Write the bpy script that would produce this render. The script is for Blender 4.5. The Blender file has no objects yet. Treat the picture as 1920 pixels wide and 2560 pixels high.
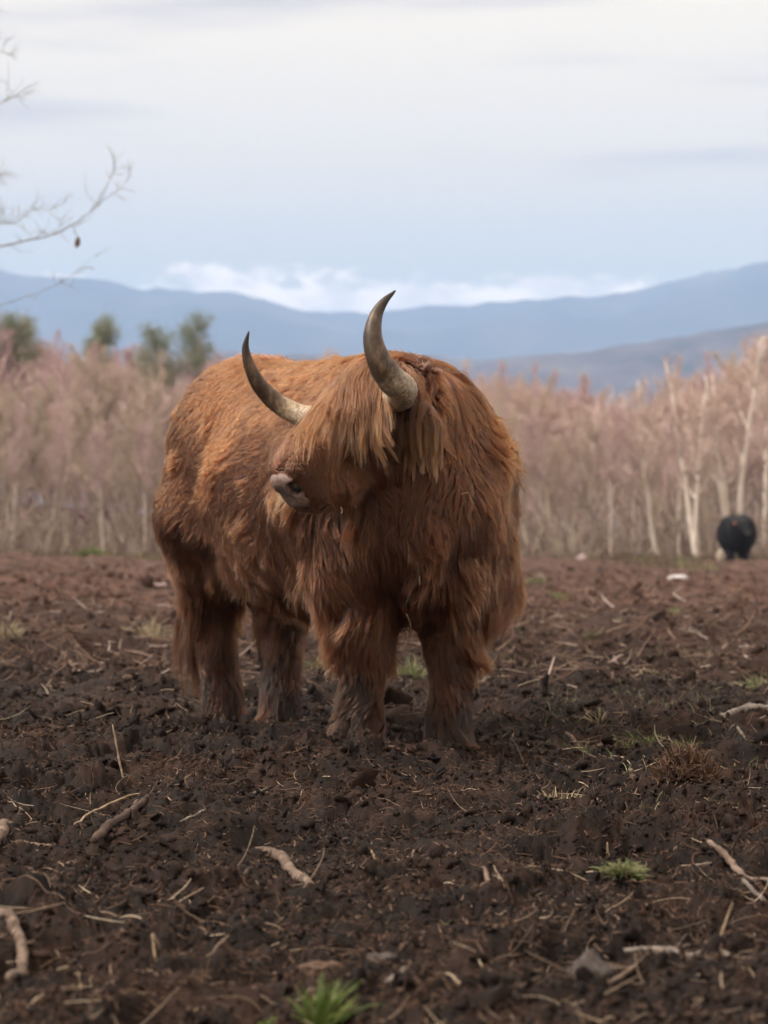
import bpy, math
import numpy as np
from mathutils import Vector, kdtree

scene = bpy.context.scene
COL = scene.collection
RNG = np.random.default_rng(7)

# ------------------------------------------------------------------ camera
CAM_H, FPX, HOR = 0.72, 5400.0, 1337.0          # eye height, focal length and eye level in the photograph's pixels
cam = bpy.data.cameras.new("camera")
cam.sensor_fit = 'VERTICAL'; cam.sensor_height = 36.0; cam.sensor_width = 27.0
cam.lens = 36.0 * FPX / 2560.0
cam.shift_y = (HOR - 1280.0) / 2560.0
cam.clip_start = 0.1; cam.clip_end = 30000.0
cam.dof.use_dof = True
cam.dof.focus_distance = 5.85
cam.dof.aperture_fstop = 4.5
cam.dof.aperture_blades = 0
cam_o = bpy.data.objects.new("camera", cam); COL.objects.link(cam_o)
cam_o.location = (0, 0, CAM_H); cam_o.rotation_euler = (math.radians(90), 0, 0)
scene.camera = cam_o

# ------------------------------------------------------------------ sky, sun, exposure
SUN_EL, SUN_AZ = math.radians(50), math.radians(-98)     # azimuth from +Y towards +X: soft light from the upper left
world = bpy.data.worlds.new("World"); scene.world = world; world.use_nodes = True
wn = world.node_tree.nodes; wl = world.node_tree.links; wn.clear()
def W(kind, **kw):
    n = wn.new(kind)
    for k, v in kw.items(): setattr(n, k, v)
    return n
def wmath(op, a, b=None, c=None, clamp=False):
    n = W('ShaderNodeMath', operation=op); n.use_clamp = clamp
    for i, v in enumerate((a, b, c)):
        if v is None: continue
        if isinstance(v, (int, float)): n.inputs[i].default_value = v
        else: wl.new(v, n.inputs[i])
    return n.outputs[0]
def wmix(f, a, b):
    n = W('ShaderNodeMix', data_type='RGBA')
    for i, v in ((0, f), (6, a), (7, b)):
        if isinstance(v, (int, float)): n.inputs[i].default_value = v
        elif isinstance(v, tuple): n.inputs[i].default_value = (*v, 1)
        else: wl.new(v, n.inputs[i])
    return n.outputs[2]
def wsmooth(v, a, b):
    n = W('ShaderNodeMapRange', interpolation_type='SMOOTHSTEP')
    wl.new(v, n.inputs[0]); n.inputs[1].default_value = a; n.inputs[2].default_value = b
    return n.outputs[0]
tc = W('ShaderNodeTexCoord'); sep = W('ShaderNodeSeparateXYZ'); wl.new(tc.outputs['Generated'], sep.inputs[0])
dx, dy, dz = sep.outputs
def wnoise(scale, sx, sy, sz, detail=4, rough=.5, off=0.0):
    m = W('ShaderNodeMapping'); m.inputs['Scale'].default_value = (sx, sy, sz); m.inputs['Location'].default_value = (off, off * .7, off * .3)
    wl.new(tc.outputs['Generated'], m.inputs[0])
    n = W('ShaderNodeTexNoise'); n.inputs['Scale'].default_value = scale; n.inputs['Detail'].default_value = detail; n.inputs['Roughness'].default_value = rough
    wl.new(m.outputs[0], n.inputs['Vector'])
    return n.outputs[0]
sky = W('ShaderNodeTexSky', sky_type='NISHITA', sun_disc=False, sun_elevation=SUN_EL, sun_rotation=SUN_AZ, air_density=1.0, dust_density=.6, ozone_density=1.5)
skys = W('ShaderNodeVectorMath', operation='SCALE'); wl.new(sky.outputs[0], skys.inputs[0]); skys.inputs[3].default_value = 0.07
n_big = wnoise(3.2, .55, .55, 6.5, 3, .45, 3.1)            # broad sheets of high cloud
n_mid = wnoise(7.0, .55, .55, 5.0, 4, .5, 9.4)
sheet = wsmooth(wmath('ADD', wmath('MULTIPLY', n_big, .60), wmath('MULTIPLY', n_mid, .40)), .42, .57)
cloudc = wmix(sheet, (.29, .24, .215), (.64, .53, .365))
n_edge = wnoise(5.0, .5, .5, 9.0, 4, .5, 17.0)
elev = wmath('ADD', dz, wmath('MULTIPLY', wmath('SUBTRACT', n_edge, .5), .07))
cover = wsmooth(elev, .115, .185)                            # the cloud deck ends above a clear strip near the horizon
clear = wmix(.84, skys.outputs[0], (.61, .53, .345))
col1 = wmix(cover, clear, cloudc)
n_cum = wnoise(26.0, 1.0, 1.0, 2.0, 7, .62, 1.3)             # bank of cumulus low over the hills
top = wmath('ADD', .1140, wmath('MULTIPLY', wmath('SUBTRACT', n_cum, .5), .056))
cum = wmath('SUBTRACT', 1.0, wsmooth(wmath('SUBTRACT', dz, top), -.003, .005))
n_cs = wnoise(26.0, 1.0, 1.0, 2.2, 4, .5, 5.5)
cumc = wmix(wsmooth(n_cs, .35, .6), (.82, .70, .56), (1.5, 1.22, .92))
col2 = wmix(wmath('MULTIPLY', cum, .92), col1, cumc)
zen = wmath('ADD', .80, wmath('MULTIPLY', wmath('MAXIMUM', dz, 0.0), 2.2))     # overcast deck made brighter overhead, out of view, to lift light on the land
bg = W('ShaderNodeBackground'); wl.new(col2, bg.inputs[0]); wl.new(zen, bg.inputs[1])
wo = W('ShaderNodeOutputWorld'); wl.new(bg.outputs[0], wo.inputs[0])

sun = bpy.data.lights.new("sun", 'SUN'); sun.energy = 3.3; sun.angle = math.radians(18); sun.color = (1, .95, .88)
sun_o = bpy.data.objects.new("sun", sun); COL.objects.link(sun_o)
sd = Vector((math.sin(SUN_AZ) * math.cos(SUN_EL), math.cos(SUN_AZ) * math.cos(SUN_EL), math.sin(SUN_EL)))
sun_o.rotation_euler = sd.to_track_quat('Z', 'Y').to_euler()

vs = scene.view_settings
vs.view_transform = 'Standard'; vs.look = 'None'; vs.exposure = 0.74; vs.gamma = 1.0; vs.use_curve_mapping = False
cy = scene.cycles
cy.max_bounces = 4; cy.diffuse_bounces = 2; cy.glossy_bounces = 2; cy.transmission_bounces = 3; cy.volume_bounces = 1; cy.transparent_max_bounces = 4
cy.use_denoising = True; cy.use_adaptive_sampling = True; cy.adaptive_threshold = .045
scene.cycles_curves.shape = 'RIBBONS'; scene.cycles_curves.subdivisions = 2

# ------------------------------------------------------------------ helpers
def P(px, py, Y):
    """World point seen at a pixel of the photograph, Y metres in front of the camera."""
    return np.array([(px - 960.0) / FPX * Y, Y, CAM_H + (HOR - py) / FPX * Y])
def PG(px, py):
    """The same for a point on the level ground."""
    return P(px, py, CAM_H * FPX / (py - HOR))
def unit(v):
    v = np.asarray(v, float); return v / np.maximum(np.linalg.norm(v, axis=-1, keepdims=True), 1e-9)

def _h(ix, iy, iz, seed):
    h = (ix.astype(np.uint32) * np.uint32(374761393) + iy.astype(np.uint32) * np.uint32(668265263)
         + iz.astype(np.uint32) * np.uint32(2147483647) + np.uint32((seed * 974634777) & 0xffffffff))
    h = (h ^ (h >> np.uint32(13))) * np.uint32(1274126177)
    h = (h ^ (h >> np.uint32(16))) * np.uint32(2246822519)
    h = h ^ (h >> np.uint32(13))
    return h.astype(np.float64) / 4294967295.0
def vnoise(x, y, z=None, seed=0):
    """Smooth value noise, -1..1."""
    x = np.asarray(x, float); y = np.asarray(y, float)
    x0 = np.floor(x); y0 = np.floor(y); fx = x - x0; fy = y - y0
    ux = fx * fx * fx * (fx * (fx * 6 - 15) + 10); uy = fy * fy * fy * (fy * (fy * 6 - 15) + 10)
    ix = x0.astype(np.int64); iy = y0.astype(np.int64)
    if z is None:
        z0 = np.zeros_like(ix)
        a = _h(ix, iy, z0, seed); b = _h(ix + 1, iy, z0, seed); c = _h(ix, iy + 1, z0, seed); d = _h(ix + 1, iy + 1, z0, seed)
        return 2 * ((a * (1 - ux) + b * ux) * (1 - uy) + (c * (1 - ux) + d * ux) * uy) - 1
    z = np.asarray(z, float); zf = np.floor(z); fz = z - zf; uz = fz * fz * fz * (fz * (fz * 6 - 15) + 10); iz = zf.astype(np.int64)
    r = []
    for k in (0, 1):
        a = _h(ix, iy, iz + k, seed); b = _h(ix + 1, iy, iz + k, seed); c = _h(ix, iy + 1, iz + k, seed); d = _h(ix + 1, iy + 1, iz + k, seed)
        r.append((a * (1 - ux) + b * ux) * (1 - uy) + (c * (1 - ux) + d * ux) * uy)
    return 2 * (r[0] * (1 - uz) + r[1] * uz) - 1
def fbm(x, y, o=4, seed=0, gain=.5):
    s = 0; a = 1
    for k in range(o):
        ca, sa = math.cos(k * 1.1), math.sin(k * 1.1)
        s = s + a * vnoise((x * ca - y * sa) * 2 ** k, (x * sa + y * ca) * 2 ** k, seed=seed + k); a *= gain
    return s
def worley(x, y, seed=0):
    x0 = np.floor(x).astype(np.int64); y0 = np.floor(y).astype(np.int64); z0 = np.zeros_like(x0)
    best = np.full(x.shape, 9.0); bid = np.zeros(x.shape)
    for i in (-1, 0, 1):
        for j in (-1, 0, 1):
            cx = x0 + i; cy_ = y0 + j
            qx = cx + _h(cx, cy_, z0, seed); qy = cy_ + _h(cx, cy_, z0, seed + 1)
            d = (qx - x) ** 2 + (qy - y) ** 2
            m = d < best; best = np.where(m, d, best); bid = np.where(m, _h(cx, cy_, z0, seed + 2), bid)
    return np.sqrt(best), bid
def sstep(a, b, x):
    t = np.clip((x - a) / (b - a), 0, 1); return t * t * (3 - 2 * t)

def add_object(name, data, parent=None, loc=None, **props):
    o = bpy.data.objects.new(name, data); COL.objects.link(o)
    if parent is not None: o.parent = parent
    if loc is not None: o.location = [float(c) for c in loc]
    for k, v in props.items(): o[k] = v
    return o
def mesh_np(name, verts, faces, mat=None, smooth=True):
    """faces: (n,3) or (n,4) int array."""
    verts = np.asarray(verts, np.float32); faces = np.asarray(faces, np.int32)
    me = bpy.data.meshes.new(name); n, k = faces.shape
    me.vertices.add(len(verts)); me.vertices.foreach_set('co', verts.ravel())
    me.loops.add(n * k); me.loops.foreach_set('vertex_index', faces.ravel())
    me.polygons.add(n); me.polygons.foreach_set('loop_start', np.arange(0, n * k, k, dtype=np.int32)); me.polygons.foreach_set('loop_total', np.full(n, k, np.int32))
    me.update(calc_edges=True); me.validate()
    if smooth: me.polygons.foreach_set('use_smooth', np.ones(len(me.polygons), bool))
    if mat is not None: me.materials.append(mat)
    return me
def hair_np(name, pts, radii, mat, attrs=None):
    """pts (N,K,3), radii (N,K) or (K,): a curves datablock."""
    N, K, _ = pts.shape
    hc = bpy.data.hair_curves.new(name); hc.add_curves([K] * N)
    hc.attributes['position'].data.foreach_set('vector', np.ascontiguousarray(pts, np.float32).ravel())
    r = np.broadcast_to(radii, (N, K)).astype(np.float32)
    ra = hc.attributes.get('radius') or hc.attributes.new('radius', 'FLOAT', 'POINT')
    ra.data.foreach_set('value', np.ascontiguousarray(r).ravel())
    for k, v in (attrs or {}).items():
        a = hc.attributes.new(k, 'FLOAT', 'CURVE'); a.data.foreach_set('value', np.ascontiguousarray(v, np.float32))
    hc.materials.append(mat)
    return hc
def tube(path, radii, sides=8, rng=None, wob=0.0, cap=True):
    """Swept tube along path (K,3) with radii (K,): verts, quads (caps as degenerate-free fans by a tip vertex ring)."""
    path = np.asarray(path, float); K = len(path); radii = np.asarray(radii, float)
    tan = unit(np.gradient(path, axis=0))
    ref = np.array([0, 0, 1.0]) if abs(tan[0][2]) < .9 else np.array([1.0, 0, 0])
    a = unit(np.cross(tan[0], ref)); A = []
    for t in tan:
        a = unit(a - t * (a @ t)); A.append(a)
    A = np.array(A); B = np.cross(tan, A)
    ang = np.linspace(0, 2 * np.pi, sides, endpoint=False)
    R = radii[:, None] * np.ones(sides)[None]
    if wob and rng is not None: R = R * (1 + wob * rng.standard_normal(R.shape))
    v = path[:, None] + R[..., None] * (np.cos(ang)[None, :, None] * A[:, None] + np.sin(ang)[None, :, None] * B[:, None])
    v = v.reshape(-1, 3)
    i = np.arange(K - 1)[:, None] * sides; j = np.arange(sides)[None]; j2 = (j + 1) % sides
    f = np.stack([i + j, i + j2, i + sides + j2, i + sides + j], -1).reshape(-1, 4)
    if cap:
        for base, c, fl in ((0, path[0], True), ((K - 1) * sides, path[-1], False)):
            n = len(v); v = np.vstack([v, c[None]])
            js = np.arange(0, sides, 2)
            q = np.stack([base + js, np.full_like(js, n), base + (js + 2) % sides, base + (js + 1) % sides], -1)
            f = np.vstack([f, q[:, ::-1] if not fl else q])
    return v, f
def spline(ctrl, n):
    """Catmull-Rom through control rows (any width) resampled to n rows."""
    c = np.asarray(ctrl, float); c = np.vstack([2 * c[0] - c[1], c, 2 * c[-1] - c[-2]])
    m = len(c) - 3; t = np.linspace(0, m - 1e-6, n); k = np.floor(t).astype(int); u = (t - k)[:, None]
    p0, p1, p2, p3 = c[k], c[k + 1], c[k + 2], c[k + 3]
    return .5 * (2 * p1 + (p2 - p0) * u + (2 * p0 - 5 * p1 + 4 * p2 - p3) * u ** 2 + (3 * p1 - p0 - 3 * p2 + p3) * u ** 3)
def merge(parts):
    V, F, n = [], [], 0
    for v, f in parts: V.append(v); F.append(f + n); n += len(v)
    return np.vstack(V), np.vstack(F)

# ------------------------------------------------------------------ materials
class Mat:
    def __init__(s, name):
        s.m = bpy.data.materials.new(name); s.m.use_nodes = True; s.t = s.m.node_tree; s.n = s.t.nodes; s.l = s.t.links
        s.b = s.n['Principled BSDF']; s.out = s.n['Material Output']
    def node(s, kind, **kw):
        n = s.n.new(kind)
        for k, v in kw.items(): setattr(n, k, v)
        return n
    def put(s, sock, v):
        if isinstance(v, (int, float)): sock.default_value = v
        elif isinstance(v, tuple): sock.default_value = (*v, 1) if len(v) == 3 and sock.type == 'RGBA' else v
        else: s.l.new(v, sock)
    def coord(s, kind='Object', scale=None):
        c = s.node('ShaderNodeTexCoord').outputs[kind]
        if scale is None: return c
        m = s.node('ShaderNodeMapping'); m.inputs['Scale'].default_value = scale; s.l.new(c, m.inputs[0]); return m.outputs[0]
    def world(s): return s.node('ShaderNodeNewGeometry').outputs['Position']
    def noise(s, scale, detail=4, rough=.55, vec=None):
        n = s.node('ShaderNodeTexNoise'); n.inputs['Scale'].default_value = scale; n.inputs['Detail'].default_value = detail; n.inputs['Roughness'].default_value = rough
        s.l.new(vec if vec is not None else s.coord(), n.inputs['Vector']); return n.outputs[0]
    def ramp(s, f, stops):
        r = s.node('ShaderNodeValToRGB'); s.l.new(f, r.inputs[0]); e = r.color_ramp.elements
        while len(e) < len(stops): e.new(.5)
        for k, (p, c) in enumerate(stops): e[k].position = p; e[k].color = (*c, 1)
        return r.outputs[0]
    def mix(s, f, a, b, mode='MIX'):
        n = s.node('ShaderNodeMix', data_type='RGBA', blend_type=mode); s.put(n.inputs[0], f); s.put(n.inputs[6], a); s.put(n.inputs[7], b); return n.outputs[2]
    def math(s, op, a, b=0.0, clamp=False):
        n = s.node('ShaderNodeMath', operation=op); n.use_clamp = clamp; s.put(n.inputs[0], a); s.put(n.inputs[1], b); return n.outputs[0]
    def smooth(s, v, a, b):
        n = s.node('ShaderNodeMapRange', interpolation_type='SMOOTHSTEP'); s.l.new(v, n.inputs[0]); n.inputs[1].default_value = a; n.inputs[2].default_value = b; return n.outputs[0]
    def bump(s, h, strength, dist=.01):
        n = s.node('ShaderNodeBump'); n.inputs['Strength'].default_value = strength; n.inputs['Distance'].default_value = dist; s.l.new(h, n.inputs['Height']); s.l.new(n.outputs[0], s.b.inputs['Normal'])
    def set(s, color=None, rough=None, spec=None):
        if color is not None: s.put(s.b.inputs['Base Color'], color)
        if rough is not None: s.put(s.b.inputs['Roughness'], rough)
        if spec is not None: s.put(s.b.inputs['Specular IOR Level'], spec)
        return s
    def attr(s, name):
        a = s.node('ShaderNodeAttribute'); a.attribute_name = name; return a.outputs['Fac']
# ------------------------------------------------------------------ ground: one sheet from behind the camera to the foot of the hills
def soil_height(x, y, cell):
    """Trampled peat: hollows, clods and crumbs; details finer than the sheet's own mesh (cell) are left out."""
    def keep(s): return sstep(.9, .35, cell / s)
    h = .030 * fbm(x * .55, y * .55, 3, 11) + .030 * fbm(x * 1.9, y * 1.9, 3, 21)
    wx = x + .03 * fbm(x * 7, y * 7, 2, 31); wy = y + .03 * fbm(x * 7 + 9, y * 7, 2, 35)
    rough = .55 + .6 * sstep(-.4, .6, fbm(x * 1.3, y * 1.3, 2, 41))
    for s, a, sd in ((.20, .24, 51), (.095, .28, 61), (.048, .30, 71), (.024, .32, 81), (.013, .34, 91)):
        k = keep(s); m = k > .01
        d, r = worley(wx[m] / s, wy[m] / s, sd)
        dome = np.sqrt(np.clip(1 - (d / (.35 + .45 * r)) ** 2, 0, 1)) * (.25 + r)
        h[m] += k[m] * a * s * rough[m] * (dome - .35) * sstep(.15, .5, r + .35 * vnoise(x[m] / s / 3, y[m] / s / 3, seed=sd + 5))
    h = h + keep(.03) * .0045 * rough * fbm(x * 45, y * 45, 2, 101)
    for s, dep, sd in ((.62, .055, 111), (.40, .035, 121)):                   # hoof prints and hollows
        d, r = worley(x / s + .2 * vnoise(x * 3, y * 3, seed=5), y / s, sd)
        h = h - keep(s * .4) * dep * sstep(.34, .12, d) * (r > .62) + keep(s * .4) * .35 * dep * np.exp(-((d - .38) / .07) ** 2) * (r > .62)
    return h
def terrain(x, y):
    """The lie of the land: level pasture, gone over a brow behind the wood into a valley."""
    z = -0.0 * x
    z = z - 75 * sstep(150, 1400, y) + 2.5 * sstep(70, 120, y) * sstep(0, -22, x) + 1.0 * sstep(70, 120, y) * sstep(8, 24, x)
    z = z + 18 * fbm(x / 900, y / 900, 3, 131) * sstep(300, 1500, y) + .05 * fbm(x / 9, y / 9, 2, 141) * sstep(9, 25, y) + .045 * fbm(x / 1.1, y / 1.6, 3, 143) * sstep(8, 16, y) * sstep(75, 60, y)
    z = z + .30 * np.exp(-(((x + 8.5) / 4) ** 2 + ((y - 44) / 6) ** 2))
    return z
rowsY = np.concatenate([[-60, -20, -6, -1, 1.2, 2.0], np.exp(np.linspace(math.log(2.6), math.log(68), 880)), np.exp(np.linspace(math.log(69.5), math.log(9000), 110))])
u = np.concatenate([-np.geomspace(3.0, .34, 26), np.linspace(-.32, .32, 861), np.geomspace(.34, 3.0, 26)])
YY, UU = np.meshgrid(rowsY, u, indexing='ij')
XX = UU * (np.abs(YY) + 1.3)
cell = np.maximum(np.gradient(rowsY)[:, None] * .5, np.gradient(u)[None] * (np.abs(YY) + 1.3))
ZZ = terrain(XX, YY)
near = (YY > 1.5) & (YY < 70) & (np.abs(UU) < .33)
hs = np.zeros_like(XX); hs[near] = soil_height(XX[near], YY[near], cell[near])
fade = sstep(.33, .29, np.abs(UU)) * sstep(1.5, 2.2, YY) * sstep(69, 60, YY)
ZZ = ZZ + hs * fade
def ground_z(x, y):
    x = np.asarray(x, float); y = np.asarray(y, float)
    r = np.clip(np.interp(y, rowsY, np.arange(len(rowsY))), 0, len(rowsY) - 1.001); c = np.clip(np.interp(x / (np.abs(y) + 1.3), u, np.arange(len(u))), 0, len(u) - 1.001)
    i = r.astype(int); j = c.astype(int); fr = r - i; fc = c - j
    return (ZZ[i, j] * (1 - fr) + ZZ[i + 1, j] * fr) * (1 - fc) + (ZZ[i, j + 1] * (1 - fr) + ZZ[i + 1, j + 1] * fr) * fc
nr, nc = XX.shape
idx = np.arange(nr * nc).reshape(nr, nc)
gf = np.stack([idx[:-1, :-1], idx[:-1, 1:], idx[1:, 1:], idx[1:, :-1]], -1).reshape(-1, 4)
mt = Mat("soil")
co = mt.world()
n1 = mt.noise(1.1, 5, .6, co); n2 = mt.noise(14, 5, .65, co); n3 = mt.noise(95, 4, .6, co)
base = mt.ramp(n2, [(.32, (0.0035, 0.0019, 0.0016)), (.48, (0.0082, 0.0046, 0.0036)), (.62, (0.0186, 0.0099, 0.0072)), (.80, (0.0397, 0.0209, 0.0144))])
base = mt.mix(mt.smooth(n1, .46, .62), base, mt.ramp(n2, [(.32, (0.0058, 0.0028, 0.0020)), (.55, (0.0233, 0.0112, 0.0074)), (.8, (0.0553, 0.0277, 0.0179))]))
base = mt.mix(mt.math('MULTIPLY', mt.smooth(n3, .62, .75), .55), base, (0.0622, 0.0352, 0.0233))
sepg = mt.node('ShaderNodeSeparateXYZ'); mt.l.new(co, sepg.inputs[0])
farm = mt.smooth(sepg.outputs[1], 7, 26)                         # beyond the trampled patch the soil is drier and littered with red-brown chips
n4 = mt.noise(2.4, 6, .62, co)
dry = mt.ramp(n4, [(.30, (0.0264, 0.0135, 0.0102)), (.50, (0.0765, 0.0387, 0.0282)), (.68, (0.1470, 0.0799, 0.0588)), (.80, (0.2352, 0.1419, 0.1056))])
base = mt.mix(mt.math('MULTIPLY', farm, .85), base, dry)
past = mt.smooth(sepg.outputs[1], 130, 260)
base = mt.mix(past, base, mt.ramp(mt.noise(.004, 5, .6, co), [(.35, (.04, .06, .03)), (.5, (.08, .09, .05)), (.65, (.10, .08, .05))]))
mt.set(base, mt.math('ADD', .62, mt.math('MULTIPLY', n3, .3)), .15)
mt.bump(mt.math('ADD', n3, mt.math('MULTIPLY', mt.noise(260, 3, .6, co), .5)), .55, .006)
add_object("ground", mesh_np("ground", np.stack([XX, YY, ZZ], -1).reshape(-1, 3), gf, mt.m), kind="structure")
# ------------------------------------------------------------------ the bull
BO = np.array([-.215, 7.68, 0.0]); _a = math.radians(31)
BF = np.array([math.sin(_a), -math.cos(_a), 0]); BL = np.array([math.cos(_a), math.sin(_a), 0]); BZ = np.array([0, 0, 1.0])
def L(f, l, z): return BO + f * BF + l * BL + z * BZ
_t, _p = math.radians(58), math.radians(42)
FH = np.array([-math.sin(_t), -math.cos(_t), 0])
HF = math.cos(_p) * FH - math.sin(_p) * BZ; HU = math.sin(_p) * FH + math.cos(_p) * BZ; HL = np.array([math.cos(_t), -math.sin(_t), 0])
HS = 1.03
HP = P(928, 915, 6.90)
def H(t, l, u): return HP + HS * (t * HF + l * HL + u * HU)
def sd_ell(p, c, r, basis):
    q = (p - c) @ np.array(basis).T
    r = np.array(r); k0 = np.linalg.norm(q / r, axis=-1); k1 = np.linalg.norm(q / r ** 2, axis=-1)
    return k0 * (k0 - 1) / np.maximum(k1, 1e-6)
def sd_cone(p, a, b, ra, rb):
    ab = b - a; L2 = ab @ ab; t = np.clip(((p - a) @ ab) / L2, 0, 1)
    return np.linalg.norm(p - a - t[..., None] * ab, axis=-1) - (ra + (rb - ra) * t)
def sd_box(p, c, h, r, basis):
    q = np.abs((p - c) @ np.array(basis).T) - np.array(h)
    return np.linalg.norm(np.maximum(q, 0), axis=-1) + np.minimum(q.max(-1), 0) - r
def smin(a, b, k):
    h = np.clip(.5 + .5 * (b - a) / k, 0, 1); return b + (a - b) * h - k * h * (1 - h)
BB = (BF, BL, BZ); HB = (HF, HL, HU)
FEET = {'fr': (902, 1868), 'fl': (1123, 1862), 'hr': (558, 1796), 'hl': (701, 1808)}
feet = {k: PG(px, py + 12) for k, (px, py) in FEET.items()}
def sdf_rest(p):
    d = sd_ell(p, L(.02, 0, .86), (.66, .355, .41), BB)                       # barrel
    d = smin(d, sd_ell(p, L(.42, 0, .87), (.36, .36, .43), BB), .10)          # chest and shoulders
    d = smin(d, sd_ell(p, L(-.52, 0, 1.02), (.34, .31, .34), BB), .12)        # hips
    d = smin(d, sd_ell(p, L(-.58, 0, .90), (.23, .255, .40), BB), .10)      # thighs
    d = smin(d, sd_cone(p, L(-.60, 0, 1.20), L(.42, 0, 1.12), .15, .17), .12)  # back
    d = smin(d, sd_ell(p, L(.52, .05, 1.05), (.26, .25, .20), BB), .12)       # crest
    d = smin(d, sd_ell(p, L(.66, .02, .80), (.22, .27, .33), BB), .10)        # brisket
    d = smin(d, sd_cone(p, L(.42, .255, .95), L(.50, .255, .56), .22, .185), .08)
    d = smin(d, sd_cone(p, L(.42, -.19, .95), L(.50, -.16, .58), .19, .14), .08)
    for k, top, kn in (('fr', L(.52, -.15, .60), L(.53, -.145, .36)), ('fl', L(.53, .20, .60), L(.60, .16, .36))):
        f = feet[k] * [1, 1, 0]
        d = smin(d, sd_cone(p, top, kn, .15, .084), .06)
        d = smin(d, sd_cone(p, kn, f + [0, 0, .10], .070, .052), .03)
        d = smin(d, sd_cone(p, f + [0, 0, .12], f + [0, 0, .02], .058, .072), .03)
    for k, top, kn in (('hr', L(-.60, -.15, .78), L(-.72, -.085, .42)), ('hl', L(-.50, .13, .78), L(-.44, .07, .42))):
        f = feet[k] * [1, 1, 0]
        d = smin(d, sd_cone(p, top, kn, .20, .090), .07)
        d = smin(d, sd_cone(p, kn, f + [0, 0, .10], .078, .056), .03)
        d = smin(d, sd_cone(p, f + [0, 0, .12], f + [0, 0, .02], .060, .073), .03)
    d = smin(d, sd_cone(p, H(.02, 0, -.16), L(.50, .03, 1.00), .15, .27), .10)  # neck
    d = smin(d, sd_cone(p, H(.16, 0, -.27), L(.68, -.02, .78), .10, .20), .10)  # throat
    return d
def sdf_head(p):
    q = HP + (p - HP) / HS
    def h(t, l, u): return HP + t * HF + l * HL + u * HU
    d = sd_ell(q, h(.09, 0, -.10), (.14, .122, .115), HB)
    d = smin(d, sd_cone(q, h(.15, 0, -.105), h(.38, 0, -.078), .112, .084), .04)
    d = smin(d, sd_box(q, h(.394, 0, -.102), (.030, .048, .048), .048, HB), .025)
    d = smin(d, sd_cone(q, h(.14, 0, -.20), h(.400, 0, -.160), .090, .056), .04)
    for s in (-1, 1): d = smin(d, sd_ell(q, h(.17, s * .095, -.075), (.05, .035, .04), HB), .03)
    for s in (-1, 1): d = smin(d, sd_cone(q, h(.02, s * .07, -.07), h(.035, s * .14, -.075), .05, .04), .03)
    return d * HS
def sdf_full(p): return smin(sdf_head(p), sdf_rest(p), .05)

GV = .016
lo = np.array([-1.06, 6.42, -.04]); dims = np.array([1.80, 2.62, 1.56]); gn = (dims / GV).astype(int) + 1
gx = [lo[i] + GV * np.arange(gn[i]) for i in range(3)]
def grid_sdf(fn, gx, block=6, margin=1.0):
    """fn on a grid: exact near the surface, coarse elsewhere."""
    n = [len(a) for a in gx]; h = gx[0][1] - gx[0][0]
    cs = [a[::block] for a in gx]
    C = fn(np.stack(np.meshgrid(*cs, indexing='ij'), -1).reshape(-1, 3)).reshape([len(a) for a in cs])
    S = C
    for ax in range(3): S = np.repeat(S, block, axis=ax)
    S = S[:n[0], :n[1], :n[2]].copy()
    m = np.abs(S) < h * block * 1.8 + margin * h
    I = np.argwhere(m); S[m] = fn(np.stack([gx[k][I[:, k]] for k in range(3)], -1))
    return S
SD = grid_sdf(sdf_full, gx)
def sdf(p):
    q = np.clip((p - lo) / GV, 0, gn - 1.001); i = q.astype(int); f = q - i
    r = 0
    for a in (0, 1):
        for b in (0, 1):
            for c in (0, 1):
                w = (f[..., 0] if a else 1 - f[..., 0]) * (f[..., 1] if b else 1 - f[..., 1]) * (f[..., 2] if c else 1 - f[..., 2])
                r = r + w * SD[i[..., 0] + a, i[..., 1] + b, i[..., 2] + c]
    return r
def sdf_grad(p, e=.02):
    g = np.stack([sdf(p + np.eye(3)[k] * e) - sdf(p - np.eye(3)[k] * e) for k in range(3)], -1)
    return unit(g)
def surface_nets(S, lo, h):
    ins = S < 0
    c = np.zeros(tuple(np.array(S.shape) - 1), int); acc = np.zeros(c.shape + (3,)); cnt = np.zeros(c.shape)
    corners = [(a, b, d) for a in (0, 1) for b in (0, 1) for d in (0, 1)]
    def sl(a, b, d): return tuple(slice(k, S.shape[i] - 1 + k) for i, k in enumerate((a, b, d)))
    for a in corners:
        for ax in range(3):
            if a[ax]: continue
            b = list(a); b[ax] = 1
            va, vb = S[sl(*a)], S[sl(*b)]
            m = (va < 0) != (vb < 0)
            t = np.where(m, va / np.where(m, va - vb, 1), 0)
            pos = np.zeros(c.shape + (3,)); pos[...] = a; pos[..., ax] += t
            acc += pos * m[..., None]; cnt += m
    act = cnt > 0
    ids = -np.ones(c.shape, int); ids[act] = np.arange(act.sum())
    I = np.argwhere(act); V = lo + h * (I + acc[act] / cnt[act][:, None])
    F = []
    for ax in range(3):
        u1, u2 = [(1, 2), (2, 0), (0, 1)][ax]
        s0 = [slice(None)] * 3; s1 = [slice(None)] * 3
        s0[ax] = slice(0, -1); s1[ax] = slice(1, None)
        cr = ins[tuple(s0)] != ins[tuple(s1)]
        E = np.argwhere(cr); E = E[(E[:, u1] > 0) & (E[:, u2] > 0) & (E[:, u1] < c.shape[u1]) & (E[:, u2] < c.shape[u2])]
        q = []
        for (p, r) in ((0, 0), (1, 0), (1, 1), (0, 1)):
            e = E.copy(); e[:, u1] -= p; e[:, u2] -= r; q.append(ids[e[:, 0], e[:, 1], e[:, 2]])
        q = np.stack(q, -1); flip = ins[tuple(s0)][tuple(E.T)]
        q[~flip] = q[~flip][:, ::-1]; F.append(q)
    return V, np.vstack(F)
bv, bf = surface_nets(SD, lo, GV)
bv[:, 2] = np.maximum(bv[:, 2], .004)
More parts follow.
